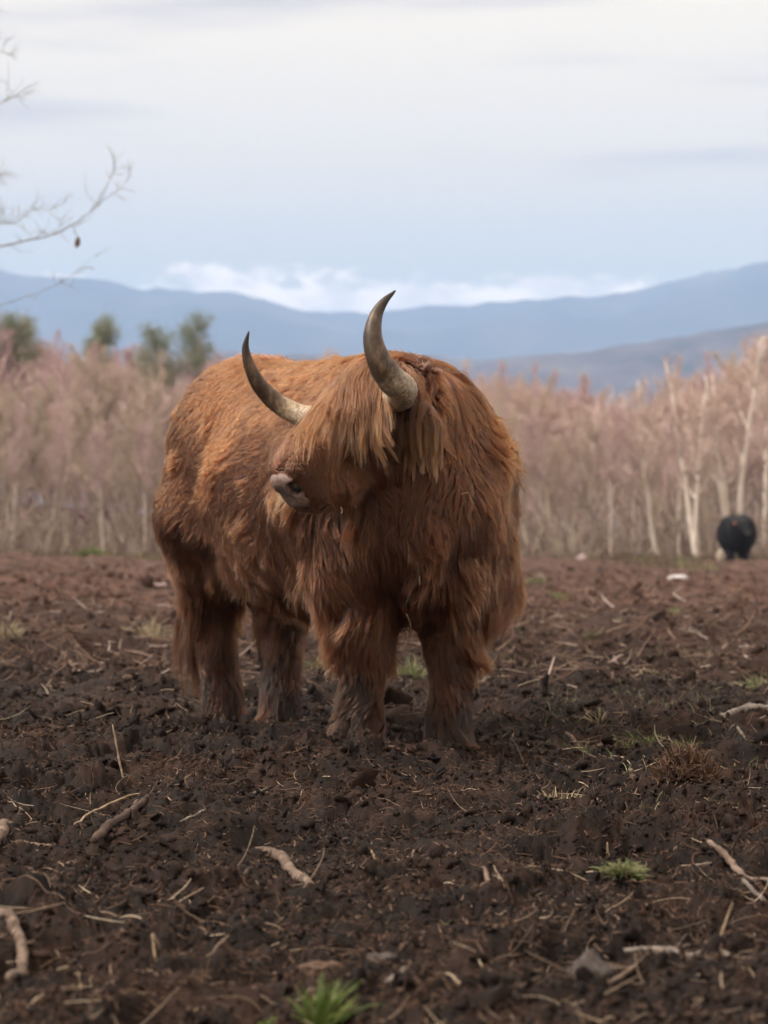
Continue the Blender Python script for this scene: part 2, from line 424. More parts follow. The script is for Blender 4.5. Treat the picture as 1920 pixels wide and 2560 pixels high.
# --- coat: guide strands combed along the body, and many hairs gathered into locks around them
tri = np.vstack([bf[:, [0, 1, 2]], bf[:, [0, 2, 3]]])
ta, tb, tc_ = bv[tri[:, 0]], bv[tri[:, 1]], bv[tri[:, 2]]
t_area = np.linalg.norm(np.cross(tb - ta, tc_ - ta), axis=1) / 2
t_mid = (ta + tb + tc_) / 3
def scatter(n, weight, rng):
    w = t_area * weight; k = np.searchsorted(np.cumsum(w) / w.sum(), rng.random(n)); k = np.minimum(k, len(w) - 1)
    a, b = rng.random(n), rng.random(n); fl = a + b > 1; a[fl] = 1 - a[fl]; b[fl] = 1 - b[fl]
    return ta[k] + a[:, None] * (tb[k] - ta[k]) + b[:, None] * (tc_[k] - ta[k])
def local(p): q = p - BO; return q @ BF, q @ BL, q[:, 2]
def headc(p): q = (p - HP) / HS; return q @ HF, q @ HL, q @ HU
def head_w(p):
    a, b = sdf_head(p), sdf_rest(p); return sstep(.02, -.05, a - b)
def flow(p, n, hw):
    f, l, z = local(p); t, hl, hu = headc(p)
    s = np.tanh((l - .02) / .07)[:, None]; nz = np.clip(n[:, 2:3], 0, 1); front = sstep(.35, .75, n @ BF)[:, None]
    low = sstep(.88, .58, z)[:, None]
    back = 1.05 * (1 - front) * (1 - low) * sstep(.75, .2, f)[:, None] + .18 * (1 - low)
    v = -BZ * (1.0 - .25 * nz) - BF * back + BL * s * (.85 * nz + .12) + BF * front * .1
    sh = np.tanh(hl / .05)[:, None]
    cheek = sstep(.03, .07, np.abs(hl))[:, None] * sstep(.10, .2, t)[:, None]
    vh = HF * (.75 * (1 - cheek) * (1 - 2 * sstep(.28, .38, t)[:, None]) - .25 * cheek) - BZ * (.35 + .65 * cheek) + HL * sh * .35 * (1 - cheek) - HU * .1
    v = v * (1 - hw[:, None]) + vh * hw[:, None]
    v = v - n * (v * n).sum(1, keepdims=True)
    return unit(v)
def fur_length(p, n, hw):
    f, l, z = local(p); t, hl, hu = headc(p)
    Lb = .082 + .022 * sstep(.95, .70, z) + .010 * sstep(.1, .5, f) - .020 * sstep(.55, .9, n[:, 2])
    Lb = Lb + .030 * sstep(.70, .50, z) * sstep(.0, .3, f)                # skirts over the forelegs
    leg = sstep(.40, .28, z)
    Lb = Lb * (1 - leg) + (.062 + .034 * sstep(.18, .08, z)) * leg
    Lh = .068 - .010 * sstep(.24, .33, t) - .030 * sstep(.33, .40, t) - .012 * sstep(.40, .44, t)
    return Lb * (1 - hw) + Lh * hw
def comb(roots, nrm, length, K, hw, lift=.5, grav=.35, wave=.30, seed=0, stand=.012, flowfn=None, curl=1.0, messy=.25):
    """March strands over the body; returns (N,K,3)."""
    rng = np.random.default_rng(seed); N = len(roots)
    p = roots.copy(); out = [p.copy()]; step = (length / (K - 1))[:, None]
    mess = messy * rng.standard_normal((N, 3))
    fl = unit((flowfn or flow)(p, nrm, hw) + mess)
    d = unit(nrm * lift + fl)
    for k in range(1, K):
        s = k / (K - 1)
        w = np.stack([vnoise(p[:, 0] * 7 + 11 * c, p[:, 1] * 7, p[:, 2] * 7, seed=seed + c) for c in range(3)], -1)
        w2 = np.stack([vnoise(p[:, 0] * 19 + 5 * c, p[:, 1] * 19, p[:, 2] * 19, seed=seed + 20 + c) for c in range(3)], -1)
        d = unit(d * 1.0 + .45 * fl + np.array([0, 0, -grav]) * (.4 + s) + wave * w + .62 * wave * curl * w2)
        p = p + d * step
        dist = sdf(p); g = sdf_grad(p); need = np.minimum(stand, .32 * length) * (.25 + .75 * min(1, s * 2.5))
        p = p + g * np.clip(need - dist, 0, .05)[:, None]
        p[:, 2] = np.maximum(p[:, 2], .012)
        if k % 2 == 0 and flowfn is None: fl = unit(flow(p, g, hw) + mess)
        out.append(p.copy())
    return np.stack(out, 1)
def nearest(groots, pts):
    kd = kdtree.KDTree(len(groots))
    for i, c in enumerate(groots.tolist()): kd.insert(c, i)
    kd.balance(); f = kd.find
    return np.array([f(c)[1] for c in pts.tolist()])
def strands(guides, roots, gid, clump, lenvar, frizz, seed, jitter=.22):
    rng = np.random.default_rng(seed); N = len(roots); K = guides.shape[1]
    G = guides[gid]; s = np.linspace(0, 1, K)
    ls = rng.uniform(lenvar[0], lenvar[1], N)
    q = np.clip(s[None] * ls[:, None], 0, 1) * (K - 1); i = np.minimum(q.astype(int), K - 2); fr = (q - i)[..., None]
    ar = np.arange(N)[:, None]
    G = G[ar, i] * (1 - fr) + G[ar, i + 1] * fr
    off = roots - guides[gid, 0]
    cl = (clump * rng.uniform(.6, 1.15, N))[:, None] * s[None] ** .8; cl = np.clip(cl, 0, .96)[..., None]
    pts = G + off[:, None] * (1 - cl)
    L_ = np.linalg.norm(G[:, -1] - G[:, 0], axis=1)
    dirs = unit(rng.standard_normal((N, 3)))
    pts += dirs[:, None] * (jitter * L_[:, None] * s[None] ** 1.4 * rng.random(N)[:, None] ** 1.5)[..., None]
    ph = rng.uniform(0, 6.28, (N, 1)); fq = rng.uniform(5, 11, (N, 1)); d2 = unit(rng.standard_normal((N, 3)))
    pts += d2[:, None] * (frizz * L_[:, None] * s[None] * np.sin(ph + fq * s[None]))[..., None]
    pts[:, :, 2] = np.maximum(pts[:, :, 2], .008)
    return pts

def fur_material(name, root, mid, tip, muddy=None, rough=.36, use_pale=True):
    m = Mat(name); m.n.remove(m.b)
    h = m.node('ShaderNodeBsdfHairPrincipled'); h.model = 'CHIANG'; h.parametrization = 'COLOR'
    hi = m.node('ShaderNodeHairInfo')
    c = m.ramp(hi.outputs['Intercept'], [(0.0, root), (.35, mid), (1.0, tip)])
    tint = m.attr('tint')
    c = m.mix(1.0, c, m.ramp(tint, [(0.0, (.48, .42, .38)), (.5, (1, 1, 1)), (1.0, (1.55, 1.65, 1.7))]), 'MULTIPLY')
    if muddy: c = m.mix(m.attr('mud'), c, muddy)
    m.l.new(c, h.inputs['Color'])
    h.inputs['Roughness'].default_value = rough; h.inputs['Radial Roughness'].default_value = .5; h.inputs['Random Roughness'].default_value = .25
    h.inputs['Coat'].default_value = 0.0; h.inputs['IOR'].default_value = 1.5
    m.l.new(h.outputs[0], m.out.inputs[0])
    return m.m
M_coat = fur_material("red_brown_coat", (.012, .0029, .0010), (.040, .0086, .0023), (.104, .0270, .0070), muddy=(.0034, .0018, .0011))
M_lock = fur_material("ginger_forelock", (.028, .0076, .0026), (.070, .0202, .0064), (.138, .0480, .0152), muddy=(.016, .0105, .0072))

skin = Mat("bull_skin"); skin.set(skin.ramp(skin.noise(30), [(.3, (.075, .032, .017)), (.7, (.12, .052, .028))]), .85, .1)
bull = add_object("highland_bull", None, loc=BO, label="shaggy red-brown long-haired bull with two upcurved horns standing on dark soil", category="bull")
add_object("body", mesh_np("body", bv - BO, bf, skin.m), bull)

rng = np.random.default_rng(3)
nm = sdf_grad(t_mid); hwm = head_w(t_mid); tt, thl, thu = headc(t_mid)
facing = np.clip(-(nm * unit(t_mid - np.array([0, 0, CAM_H]))).sum(1), -1, 1)
dens = np.where(facing > -.35, 1.0, .45) * (1 + 1.2 * hwm + 4.5 * hwm * sstep(.24, .36, tt)) * np.where(t_mid[:, 2] < .02, 0, 1)
nose_c = H(.472, 0, -.100)
dens = dens * (np.linalg.norm((t_mid - nose_c) @ np.array(HB).T / np.array([.052, .068, .066]), axis=1) > 1)
NG, NC, K = 23000, 235000, 9
groots = scatter(NG, dens, rng); gn_ = sdf_grad(groots); ghw = head_w(groots)
glen = fur_length(groots, gn_, ghw) * rng.uniform(.62, 1.08, NG)
guides = comb(groots, gn_, glen, K, ghw, seed=5, wave=.50, lift=.5, grav=.26, messy=.13)
croots = scatter(NC, dens, rng)
gid = nearest(groots, croots)
cp = strands(guides, croots, gid, (.12 + .42 * sstep(.03, .09, glen))[gid], (.40, 1.15), .060, 9, jitter=.21)
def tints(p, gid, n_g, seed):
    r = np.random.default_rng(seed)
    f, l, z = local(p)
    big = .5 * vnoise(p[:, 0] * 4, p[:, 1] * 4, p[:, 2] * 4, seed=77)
    top = sstep(.95, 1.28, z) * sstep(.55, .1, f)                          # tinted lighter towards the top of the back
    return np.clip(.42 + .16 * big + .14 * r.standard_normal(n_g)[gid] + .15 * r.standard_normal(len(p)) + .26 * top + .16 * head_w(p), 0, 1)  # head hairs coloured lighter to make up for shade under the fringe
def mudf(p, seed):
    r = np.random.default_rng(seed)
    z = p[:, 2]; v = vnoise(p[:, 0] * 9, p[:, 1] * 9, p[:, 2] * 6, seed=seed)
    return np.clip(sstep(.44, .20, z + .14 * v) * np.clip(1.0 + .6 * vnoise(p[:, 0] * 16, p[:, 1] * 16, p[:, 2] * 9, seed=seed + 3), 0, 1) * r.uniform(.65, 1.15, len(p)), 0, 1)
rad = np.array([.0008, .00088, .00088, .00086, .00083, .00077, .00068, .0005, .0002])
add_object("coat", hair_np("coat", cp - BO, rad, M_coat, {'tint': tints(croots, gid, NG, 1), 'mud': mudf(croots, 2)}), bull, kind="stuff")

# --- forelock falling from the poll over the face
def forelock_flow(p, n, hw):
    t, hl, hu = headc(p)
    v = HF * .75 - BZ * .45 + HL * (np.tanh(hl / .06) * np.where(hl > 0, .30, .10))[:, None] + n * .02
    return unit(v)
def patch(n, t0, t1, l0, l1, rng):
    r = []
    while sum(map(len, r)) < n:
        k = t_mid[(tt > t0 - .02) & (tt < t1 + .02) & (thl > l0 - .02) & (thl < l1 + .02) & (thu > -.11) & (hwm > .15)]
        q = k[rng.integers(0, len(k), n)] + rng.normal(0, .008, (n, 3)); q = q - sdf_grad(q) * sdf(q)[:, None]
        a, b, c = headc(q); r.append(q[(a > t0) & (a < t1) & (b > l0) & (b < l1)])
    return np.vstack(r)[:n]
def long_hair(name, gr, length, n, K, mat, clump, rad0, seed, flowfn, lift, grav, wave, stand, spread, lenvar=(.5, 1.08), maxd=.15):
    rng = np.random.default_rng(seed); g_n = sdf_grad(gr)
    G = comb(gr, g_n, length, K, np.ones(len(gr)), lift=lift, grav=grav, wave=wave, seed=seed, stand=stand, flowfn=flowfn, messy=.17)
    ok = sdf(G).max(axis=1) < maxd; G, gr = G[ok], gr[ok]
    gid = rng.integers(0, len(gr), n); roots = gr[gid] + rng.normal(0, spread, (n, 3))
    pts = strands(G, roots, gid, clump, lenvar, .014, seed + 1, jitter=.022)
    r = rad0 * np.interp(np.linspace(0, 1, K), [0, .6, 1], [1, .9, .25])
    tn = np.clip(.5 + .24 * rng.standard_normal(len(gr))[gid] + .10 * rng.standard_normal(n), 0, 1)
    return hair_np(name, pts - BO, r, mat, {'tint': tn, 'mud': np.zeros(n)})
gr = patch(760, -.06, .15, -.125, .125, rng)
_, ghl, _ = headc(gr); gt, _, _ = headc(gr)
flen = np.clip(rng.normal(.24, .09, len(gr)), .07, .38) * (1 - .34 * sstep(-.03, .08, ghl)) * (1 + .12 * sstep(.0, -.08, ghl))
flen = np.where((rng.random(len(gr)) < .12) & (ghl < .04), rng.uniform(.32, .42, len(gr)), flen)
add_object("forelock", long_hair("forelock", gr, flen, 24000, 15, M_lock, .80, .0008, 31, forelock_flow, .5, .42, .52, .014, .009, lenvar=(.35, 1.12)), bull, kind="stuff")

# --- longer hair over the crest of the neck
mc = np.array([P(1050, 925, 7.02), P(1075, 935, 7.08), P(1000, 915, 7.05)])
near_m = np.where(np.min(np.linalg.norm(t_mid[:, None] - mc[None], axis=2), axis=1) < .12)[0]
mr = t_mid[rng.choice(near_m, 260)] + rng.normal(0, .006, (260, 3))
add_object("mane", long_hair("mane", mr, rng.uniform(.09, .19, 260), 7000, 10, M_coat, .85, .0010, 37, lambda p, n, hw: flow(p, n, np.zeros(len(p))), .45, .35, .4, .014, .008, maxd=.07), bull, kind="stuff")

# --- horns
def horn(name, ctrl, tipdark):
    c = spline(ctrl, 48)                                        # rows: x y z radius
    ss = np.linspace(0, 1, 48)
    rr = c[:, 3] * (1 + .018 * np.sin(ss * 60) * (ss < .5) + .02 * vnoise(ss * 9, ss * 0 + 3, seed=4))
    v, f = tube(c[:, :3] - BO, np.maximum(rr, .0015), 20)
    me = mesh_np(name, v, f, M_horn)
    a = me.attributes.new('along', 'FLOAT', 'POINT'); al = np.concatenate([np.repeat(ss, 20), [0, 1]]).astype(np.float32); a.data.foreach_set('value', al)
    return add_object(name, me, bull)
hm = Mat("horn"); al = hm.attr('along')
n_s = hm.noise(22, 6, .7, hm.coord(scale=(1, 1, .45))); n_f = hm.noise(70, 4, .65)
ivory = hm.ramp(n_f, [(.30, (.13, .08, .045)), (.48, (.34, .25, .165)), (.70, (.58, .49, .37))])
brown = hm.ramp(n_s, [(.30, (.020, .011, .007)), (.50, (.058, .034, .021)), (.63, (.15, .098, .062)), (.78, (.32, .25, .18))])
hc_ = hm.mix(hm.smooth(hm.math('ADD', al, hm.math('MULTIPLY', hm.math('SUBTRACT', n_s, .5), .40)), .30, .46), ivory, brown)
hc_ = hm.mix(hm.smooth(al, .70, .95), hc_, (.030, .021, .018))
hm.set(hc_, hm.math('ADD', .30, hm.math('MULTIPLY', n_f, .40)), .35); hm.bump(n_f, .25, .004)
M_horn = hm.m
def hp(px, py, Y, dia): return [*P(px, py, Y), dia / 2 / FPX * Y]
horn("horn", [hp(962, 990, 6.86, 74), hp(996, 990, 6.74, 78), hp(1004, 972, 6.65, 78), hp(975, 945, 6.585, 74), hp(947, 900, 6.56, 63), hp(932, 845, 6.565, 50), hp(938, 795, 6.585, 36), hp(958, 757, 6.60, 22), hp(988, 727, 6.615, 5)], True)
horn("horn", [hp(812, 1040, 6.96, 56), hp(765, 1042, 7.03, 56), hp(727, 1028, 7.06, 54), hp(683, 1000, 7.06, 47), hp(645, 958, 7.04, 39), hp(622, 910, 7.02, 29), hp(614, 868, 7.01, 18), hp(622, 828, 7.0, 4)], True)

# --- ears with long hanging hair
def ear(base, out, length, hairlen, n, seed):
    rng = np.random.default_rng(seed); tip = base + out * length
    path = spline([base, base + out * length * .5 + [0, 0, -.01], tip + [0, 0, -.03]], 12)
    w = np.interp(np.linspace(0, 1, 12), [0, .35, .7, 1], [.022, .045, .038, .006])
    side = unit(np.cross(out, BZ)); up = np.cross(side, out); ang = np.linspace(0, 2 * np.pi, 12, endpoint=False)
    v = path[:, None] + w[:, None, None] * (np.cos(ang)[None, :, None] * up + .28 * np.sin(ang)[None, :, None] * side)
    i = np.arange(11)[:, None] * 12; j = np.arange(12)[None]; f = np.stack([i + j, i + (j + 1) % 12, i + 12 + (j + 1) % 12, i + 12 + j], -1).reshape(-1, 4)
    e = add_object("ear", mesh_np("ear", v.reshape(-1, 3) - BO, f, skin.m), bull)
    ng = 70; s = rng.random(ng) ** .8; gp = np.array([np.interp(s, np.linspace(0, 1, 12), path[:, k]) for k in range(3)]).T
    ww = np.interp(s, np.linspace(0, 1, 12), w); an = rng.uniform(0, 2 * np.pi, ng)
    gp = gp + ww[:, None] * (np.cos(an)[:, None] * up + .4 * np.sin(an)[:, None] * side)
    Kh = 12; LL = hairlen * rng.uniform(.6, 1.1, ng); q = gp.copy(); d = unit(out * .7 + BZ * -.1 + rng.normal(0, .35, (ng, 3))); G = [q.copy()]
    for k in range(1, Kh):
        d = unit(d + np.array([0, 0, -.75]) + .12 * rng.normal(0, 1, (ng, 3))); q = q + d * (LL / (Kh - 1))[:, None]; G.append(q.copy())
    G = np.stack(G, 1); gid = rng.integers(0, ng, n); roots = gp[gid] + rng.normal(0, .007, (n, 3))
    pts = strands(G, roots, gid, .88, (.5, 1.08), .014, seed, jitter=.025)
    tn = np.clip(.66 + .16 * rng.standard_normal(ng)[gid] + .1 * rng.standard_normal(n), 0, 1)
    add_object("ear_hair", hair_np("ear_hair", pts - BO, .0011 * np.interp(np.linspace(0, 1, Kh), [0, .6, 1], [1, .9, .25]), M_lock, {'tint': tn, 'mud': np.zeros(n)}), e, kind="stuff")
ear(H(.05, .105, -.10), unit(HL * 1.0 - HU * .15 - BZ * .25 + np.array([.55, 0, 0])), .13, .19, 6500, 51)
ear(H(.045, -.125, -.125), unit(-HL * 1.0 - HU * .25 - HF * .15 - BZ * .2), .13, .21, 2500, 52)

# --- bare nose pad with nostrils, mouth line, eyes
def sdf_nose(p):
    q = HP + (p - HP) / HS
    def h(t, l, u): return HP + t * HF + l * HL + u * HU
    d = sd_box(q, h(.450, 0, -.098), (.010, .032, .034), .034, HB)
    d = smin(d, sd_ell(q, h(.460, 0, -.136), (.032, .042, .028), HB), .02)
    for s in (-1, 1):
        d = smin(d, sd_ell(q, h(.460, s * .044, -.076), (.034, .028, .026), HB), .02)
        c = sd_ell(q, h(.490, s * .056, -.084), (.034, .019, .025), (unit(HF + HL * s * .75), unit(HL * s - HF * .75), HU))
        c2 = sd_ell(q, h(.476, s * .070, -.068), (.022, .013, .011), HB)
        d = -smin(-d, c, .008); d = -smin(-d, c2, .008)
    return d * HS
nlo = H(.43, 0, -.08) - .105; ngx = [nlo[i] + .0035 * np.arange(61) for i in range(3)]
nv, nf = surface_nets(sdf_nose(np.stack(np.meshgrid(*ngx, indexing='ij'), -1).reshape(-1, 3)).reshape(61, 61, 61), nlo, .0035)
nmt = Mat("nose_skin"); nn = nmt.noise(45, 4)
nmt.set(nmt.ramp(nn, [(.35, (.13, .078, .062)), (.55, (.22, .145, .118)), (.7, (.29, .19, .155))]), .34, .5)
vor = nmt.node('ShaderNodeTexVoronoi'); vor.inputs['Scale'].default_value = 160; nmt.l.new(nmt.coord(), vor.inputs['Vector']); nmt.bump(vor.outputs[0], .35, .003)
add_object("nose", mesh_np("nose", nv - BO, nf, nmt.m), bull)
for s in (1, -1):
    uu, vv_ = np.meshgrid(np.linspace(.02, np.pi - .02, 10), np.linspace(0, 2 * np.pi, 16, endpoint=False), indexing='ij')
    q = np.stack([np.sin(uu) * np.cos(vv_), np.sin(uu) * np.sin(vv_), np.cos(uu)], -1).reshape(-1, 3) * np.array([.025, .0140, .0190]) * HS
    c0 = HP + HS * (.468 * HF + s * .048 * HL - .084 * HU)
    i = np.arange(9)[:, None] * 16; j = np.arange(16)[None]; f = np.stack([i + j, i + (j + 1) % 16, i + 16 + (j + 1) % 16, i + 16 + j], -1).reshape(-1, 4)
    add_object("nostril", mesh_np("nostril", c0 + q @ np.array([unit(HF + HL * s * .75), unit(HL * s - HF * .75), HU]) - BO, f, Mat("nostril_dark_blob").set((.012, .007, .006), .6, .3).m), bull)  # blob in each carved nostril; the hole's darkness is put into its colour
dark = Mat("mouth_slit_dark").set((.012, .008, .007), .5, .4).m  # tube in place of a carved slit; the gap's shade is its colour
def on_head(t, l, u, off=0.0):
    p = H(t, l, u)[None]
    for _ in range(6): p = p - sdf_grad(p, .012) * (sdf_full(p)[:, None] - off)
    return p[0]
mp = np.array([on_head(t, l, u, .004) for t, l, u in ((.434, .075, -.172), (.446, .058, -.172), (.454, .040, -.173), (.460, .02, -.173), (.462, 0, -.173), (.460, -.02, -.173), (.454, -.040, -.173), (.446, -.058, -.172), (.434, -.075, -.172))])
v, f = tube(spline(mp, 30) - BO, np.full(30, .0045), 6); add_object("mouth", mesh_np("mouth", v, f, dark), bull)
em = Mat("eye").set((.012, .007, .005), .06, .6).m
for s in (1, -1):
    c = on_head(.175, s * .125, -.085, -.006)
    uu, vv_ = np.meshgrid(np.linspace(0, np.pi, 9), np.linspace(0, 2 * np.pi, 16, endpoint=False), indexing='ij')
    ev = c - BO + .021 * np.stack([np.sin(uu) * np.cos(vv_), np.sin(uu) * np.sin(vv_), np.cos(uu)], -1).reshape(-1, 3)
    i = np.arange(8)[:, None] * 16; j = np.arange(16)[None]; ef = np.stack([i + j, i + (j + 1) % 16, i + 16 + (j + 1) % 16, i + 16 + j], -1).reshape(-1, 4)
    add_object("eye", mesh_np("eye", ev, ef[:, ::-1], em), bull)
# --- hooves
hoof_m = Mat("hoof"); hoof_m.set(hoof_m.ramp(hoof_m.noise(30), [(.3, (.015, .011, .009)), (.7, (.045, .033, .026))]), .6, .3)
for k, fp in feet.items():
    pr = []
    dirf = unit(BF if k[0] == 'f' else BF + .1 * BL); sd_ = np.array([-dirf[1], dirf[0], 0])
    for s in (-1, 1):
        c = fp * [1, 1, 0] + dirf * .030 + sd_ * s * .034
        ring = [c + dirf * x * .062 + sd_ * y * .030 for x, y in ((1, 0), (.75, .75), (.1, 1), (-.8, .8), (-1, 0), (-.8, -.8), (.1, -1), (.75, -.75))]
        ring = np.array(ring); top_ = c + (ring - c) * .78 - dirf * .018 + [0, 0, .062]
        vv2 = np.vstack([ring + [0, 0, .0], top_, (c - dirf * .018 + [0, 0, .066])[None]])
        ff = [[i, (i + 1) % 8, 8 + (i + 1) % 8, 8 + i] for i in range(8)] + [[8 + i, 8 + (i + 1) % 8, 8 + (i + 2) % 8, 16] for i in (0, 2, 4, 6)]
        pr.append((vv2, np.array(ff)))
    v, f = merge(pr); add_object("hoof", mesh_np("hoof", v - BO, f, hoof_m.m, False), bull)
# --- tail
tp = spline([L(-.78, 0, 1.20), L(-.90, -.02, 1.10), L(-.90, -.03, .88), L(-.90, -.05, .60), L(-.89, -.06, .42)], 20)
v, f = tube(tp - BO, np.linspace(.045, .014, 20), 10); tail = add_object("tail", mesh_np("tail", v, f, skin.m), bull)
ng, n, Kt = 90, 4200, 12; s = rng.random(ng) ** .6; gp = np.array([np.interp(s, np.linspace(0, 1, 20), tp[:, k]) for k in range(3)]).T + rng.normal(0, .014, (ng, 3))
LL = np.interp(s, [0, .4, 1], [.08, .20, .36]) * rng.uniform(.7, 1.15, ng); q = gp.copy(); d = unit(rng.normal(0, .5, (ng, 3)) + [0, 0, -1.0]); G = [q.copy()]
for k in range(1, Kt):
    d = unit(d + np.array([0, 0, -.5]) + .12 * rng.normal(0, 1, (ng, 3))); q = q + d * (LL / (Kt - 1))[:, None]; q[:, 2] = np.maximum(q[:, 2], .06); G.append(q.copy())
G = np.stack(G, 1); gid2 = rng.integers(0, ng, n)
pts = strands(G, gp[gid2] + rng.normal(0, .012, (n, 3)), gid2, .7, (.5, 1.1), .02, 71, jitter=.08)
add_object("tail_hair", hair_np("tail_hair", pts - BO, .0012 * np.interp(np.linspace(0, 1, Kt), [0, .6, 1], [1, .9, .25]), M_coat, {'tint': np.clip(.55 + .2 * rng.standard_normal(n), 0, 1), 'mud': np.clip(sstep(.7, .2, pts[:, 6, 2]) * .75, 0, 1)}), tail, kind="stuff")
# ------------------------------------------------------------------ hills beyond the valley
def ridge_sheet(name, line, Yr, Y0, Y1, mat, foot, rough, seed, nx=420, ny=70):
    px, py = zip(*line)
    xs = np.linspace(-1.15 * Yr, 1.15 * Yr, nx); ys = np.linspace(Y0, Y1, ny)
    X, Y_ = np.meshgrid(xs, ys, indexing='ij')
    top = CAM_H + (HOR - np.interp(960 + X / Yr * FPX, px, py)) / FPX * Yr
    prof = np.where(Y_ < Yr, sstep(Y0, Yr, Y_) ** .8, 1 - .5 * sstep(Yr, Y1, Y_))
    Z = foot + (top - foot) * prof
    Z = Z + rough * fbm(X / (Yr * .09), Y_ / (Yr * .09), 5, seed) * prof * sstep(Y0, Y0 + .2 * (Yr - Y0), Y_) * (1 - .75 * np.exp(-((Y_ - Yr) / (.1 * Yr)) ** 2))
    Z = Z + .10 * rough * fbm(X / (Yr * .012), Y_ / (Yr * .012), 3, seed + 9)
    idx = np.arange(nx * ny).reshape(nx, ny)
    f = np.stack([idx[:-1, :-1], idx[1:, :-1], idx[1:, 1:], idx[:-1, 1:]], -1).reshape(-1, 4)
    return add_object(name, mesh_np(name, np.stack([X, Y_, Z], -1).reshape(-1, 3), f, mat), kind="structure")
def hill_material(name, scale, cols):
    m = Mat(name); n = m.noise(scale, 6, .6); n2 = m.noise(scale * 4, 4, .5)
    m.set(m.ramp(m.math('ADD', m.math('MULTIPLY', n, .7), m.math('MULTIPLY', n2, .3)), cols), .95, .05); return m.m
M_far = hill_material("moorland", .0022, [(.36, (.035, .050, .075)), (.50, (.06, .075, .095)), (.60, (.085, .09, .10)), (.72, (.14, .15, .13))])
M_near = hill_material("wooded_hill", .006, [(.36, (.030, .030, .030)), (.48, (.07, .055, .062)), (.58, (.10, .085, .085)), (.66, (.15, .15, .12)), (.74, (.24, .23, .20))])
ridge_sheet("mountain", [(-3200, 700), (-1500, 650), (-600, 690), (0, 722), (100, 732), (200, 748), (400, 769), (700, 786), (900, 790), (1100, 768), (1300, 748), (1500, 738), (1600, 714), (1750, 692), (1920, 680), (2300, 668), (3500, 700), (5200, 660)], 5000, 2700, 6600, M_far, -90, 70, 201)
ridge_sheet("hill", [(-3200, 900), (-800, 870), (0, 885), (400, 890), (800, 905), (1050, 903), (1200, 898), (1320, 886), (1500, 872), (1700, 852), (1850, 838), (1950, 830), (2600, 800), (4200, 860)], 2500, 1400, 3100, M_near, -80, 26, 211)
hz = Mat("air"); hz.n.remove(hz.b)
pv = hz.node('ShaderNodeVolumePrincipled'); pv.inputs['Color'].default_value = (.44, .63, 1.0, 1); pv.inputs['Density'].default_value = 2.4e-4; pv.inputs['Anisotropy'].default_value = 0.0
hz.l.new(pv.outputs[0], hz.out.inputs['Volume'])
c8 = np.array([[x, y, z] for z in (-130, 790) for y in (-700, 7400) for x in (-9500, 9500)], float)
add_object("haze", mesh_np("haze", c8, np.array([[0, 2, 3, 1], [4, 5, 7, 6], [0, 1, 5, 4], [2, 6, 7, 3], [0, 4, 6, 2], [1, 3, 7, 5]]), hz.m, False), kind="stuff")

# ------------------------------------------------------------------ leafless birch wood at the field's edge
def bark_material(name, stops, scale):
    m = Mat(name); n = m.noise(scale, 5, .6, m.coord(scale=(1, 1, .35))); m.set(m.ramp(n, stops), .8, .2); return m.m
M_birch = bark_material("birch_bark", [(.30, (.22, .18, .15)), (.40, (.55, .47, .40)), (.6, (.74, .65, .57)), (.8, (.80, .72, .64))], 5)
M_grey = bark_material("grey_bark", [(.3, (.16, .125, .11)), (.6, (.28, .225, .195)), (.8, (.42, .355, .31))], 5)
M_dim = bark_material('pale_bark', [(.30, (.22, .17, .15)), (.45, (.42, .35, .30)), (.7, (.56, .48, .42))], 5)
def twig_material(name, a, b):
    m = Mat(name); oi = m.node('ShaderNodeObjectInfo'); m.set(m.mix(oi.outputs['Random'], a, b), .9, .1); return m.m
M_tw_pur = twig_material("purple_twigs", (0.433, 0.304, 0.302), (0.492, 0.343, 0.333))
M_tw_pin = twig_material("pink_brown_twigs", (0.482, 0.363, 0.321), (0.532, 0.394, 0.343))
M_tw_oli = twig_material("olive_twigs", (0.423, 0.343, 0.272), (0.463, 0.359, 0.292))
M_needle = twig_material("pine_needles", (.20, .225, .15), (.25, .27, .18))
def branch_path(p0, d0, length, n, up, rng, wob=.12):
    p = np.array(p0, float); d = unit(d0); out = [p.copy()]
    for _ in range(n - 1):
        d = unit(d + [0, 0, up] + rng.normal(0, wob, 3)); p = p + d * length / (n - 1); out.append(p.copy())
    return np.array(out)
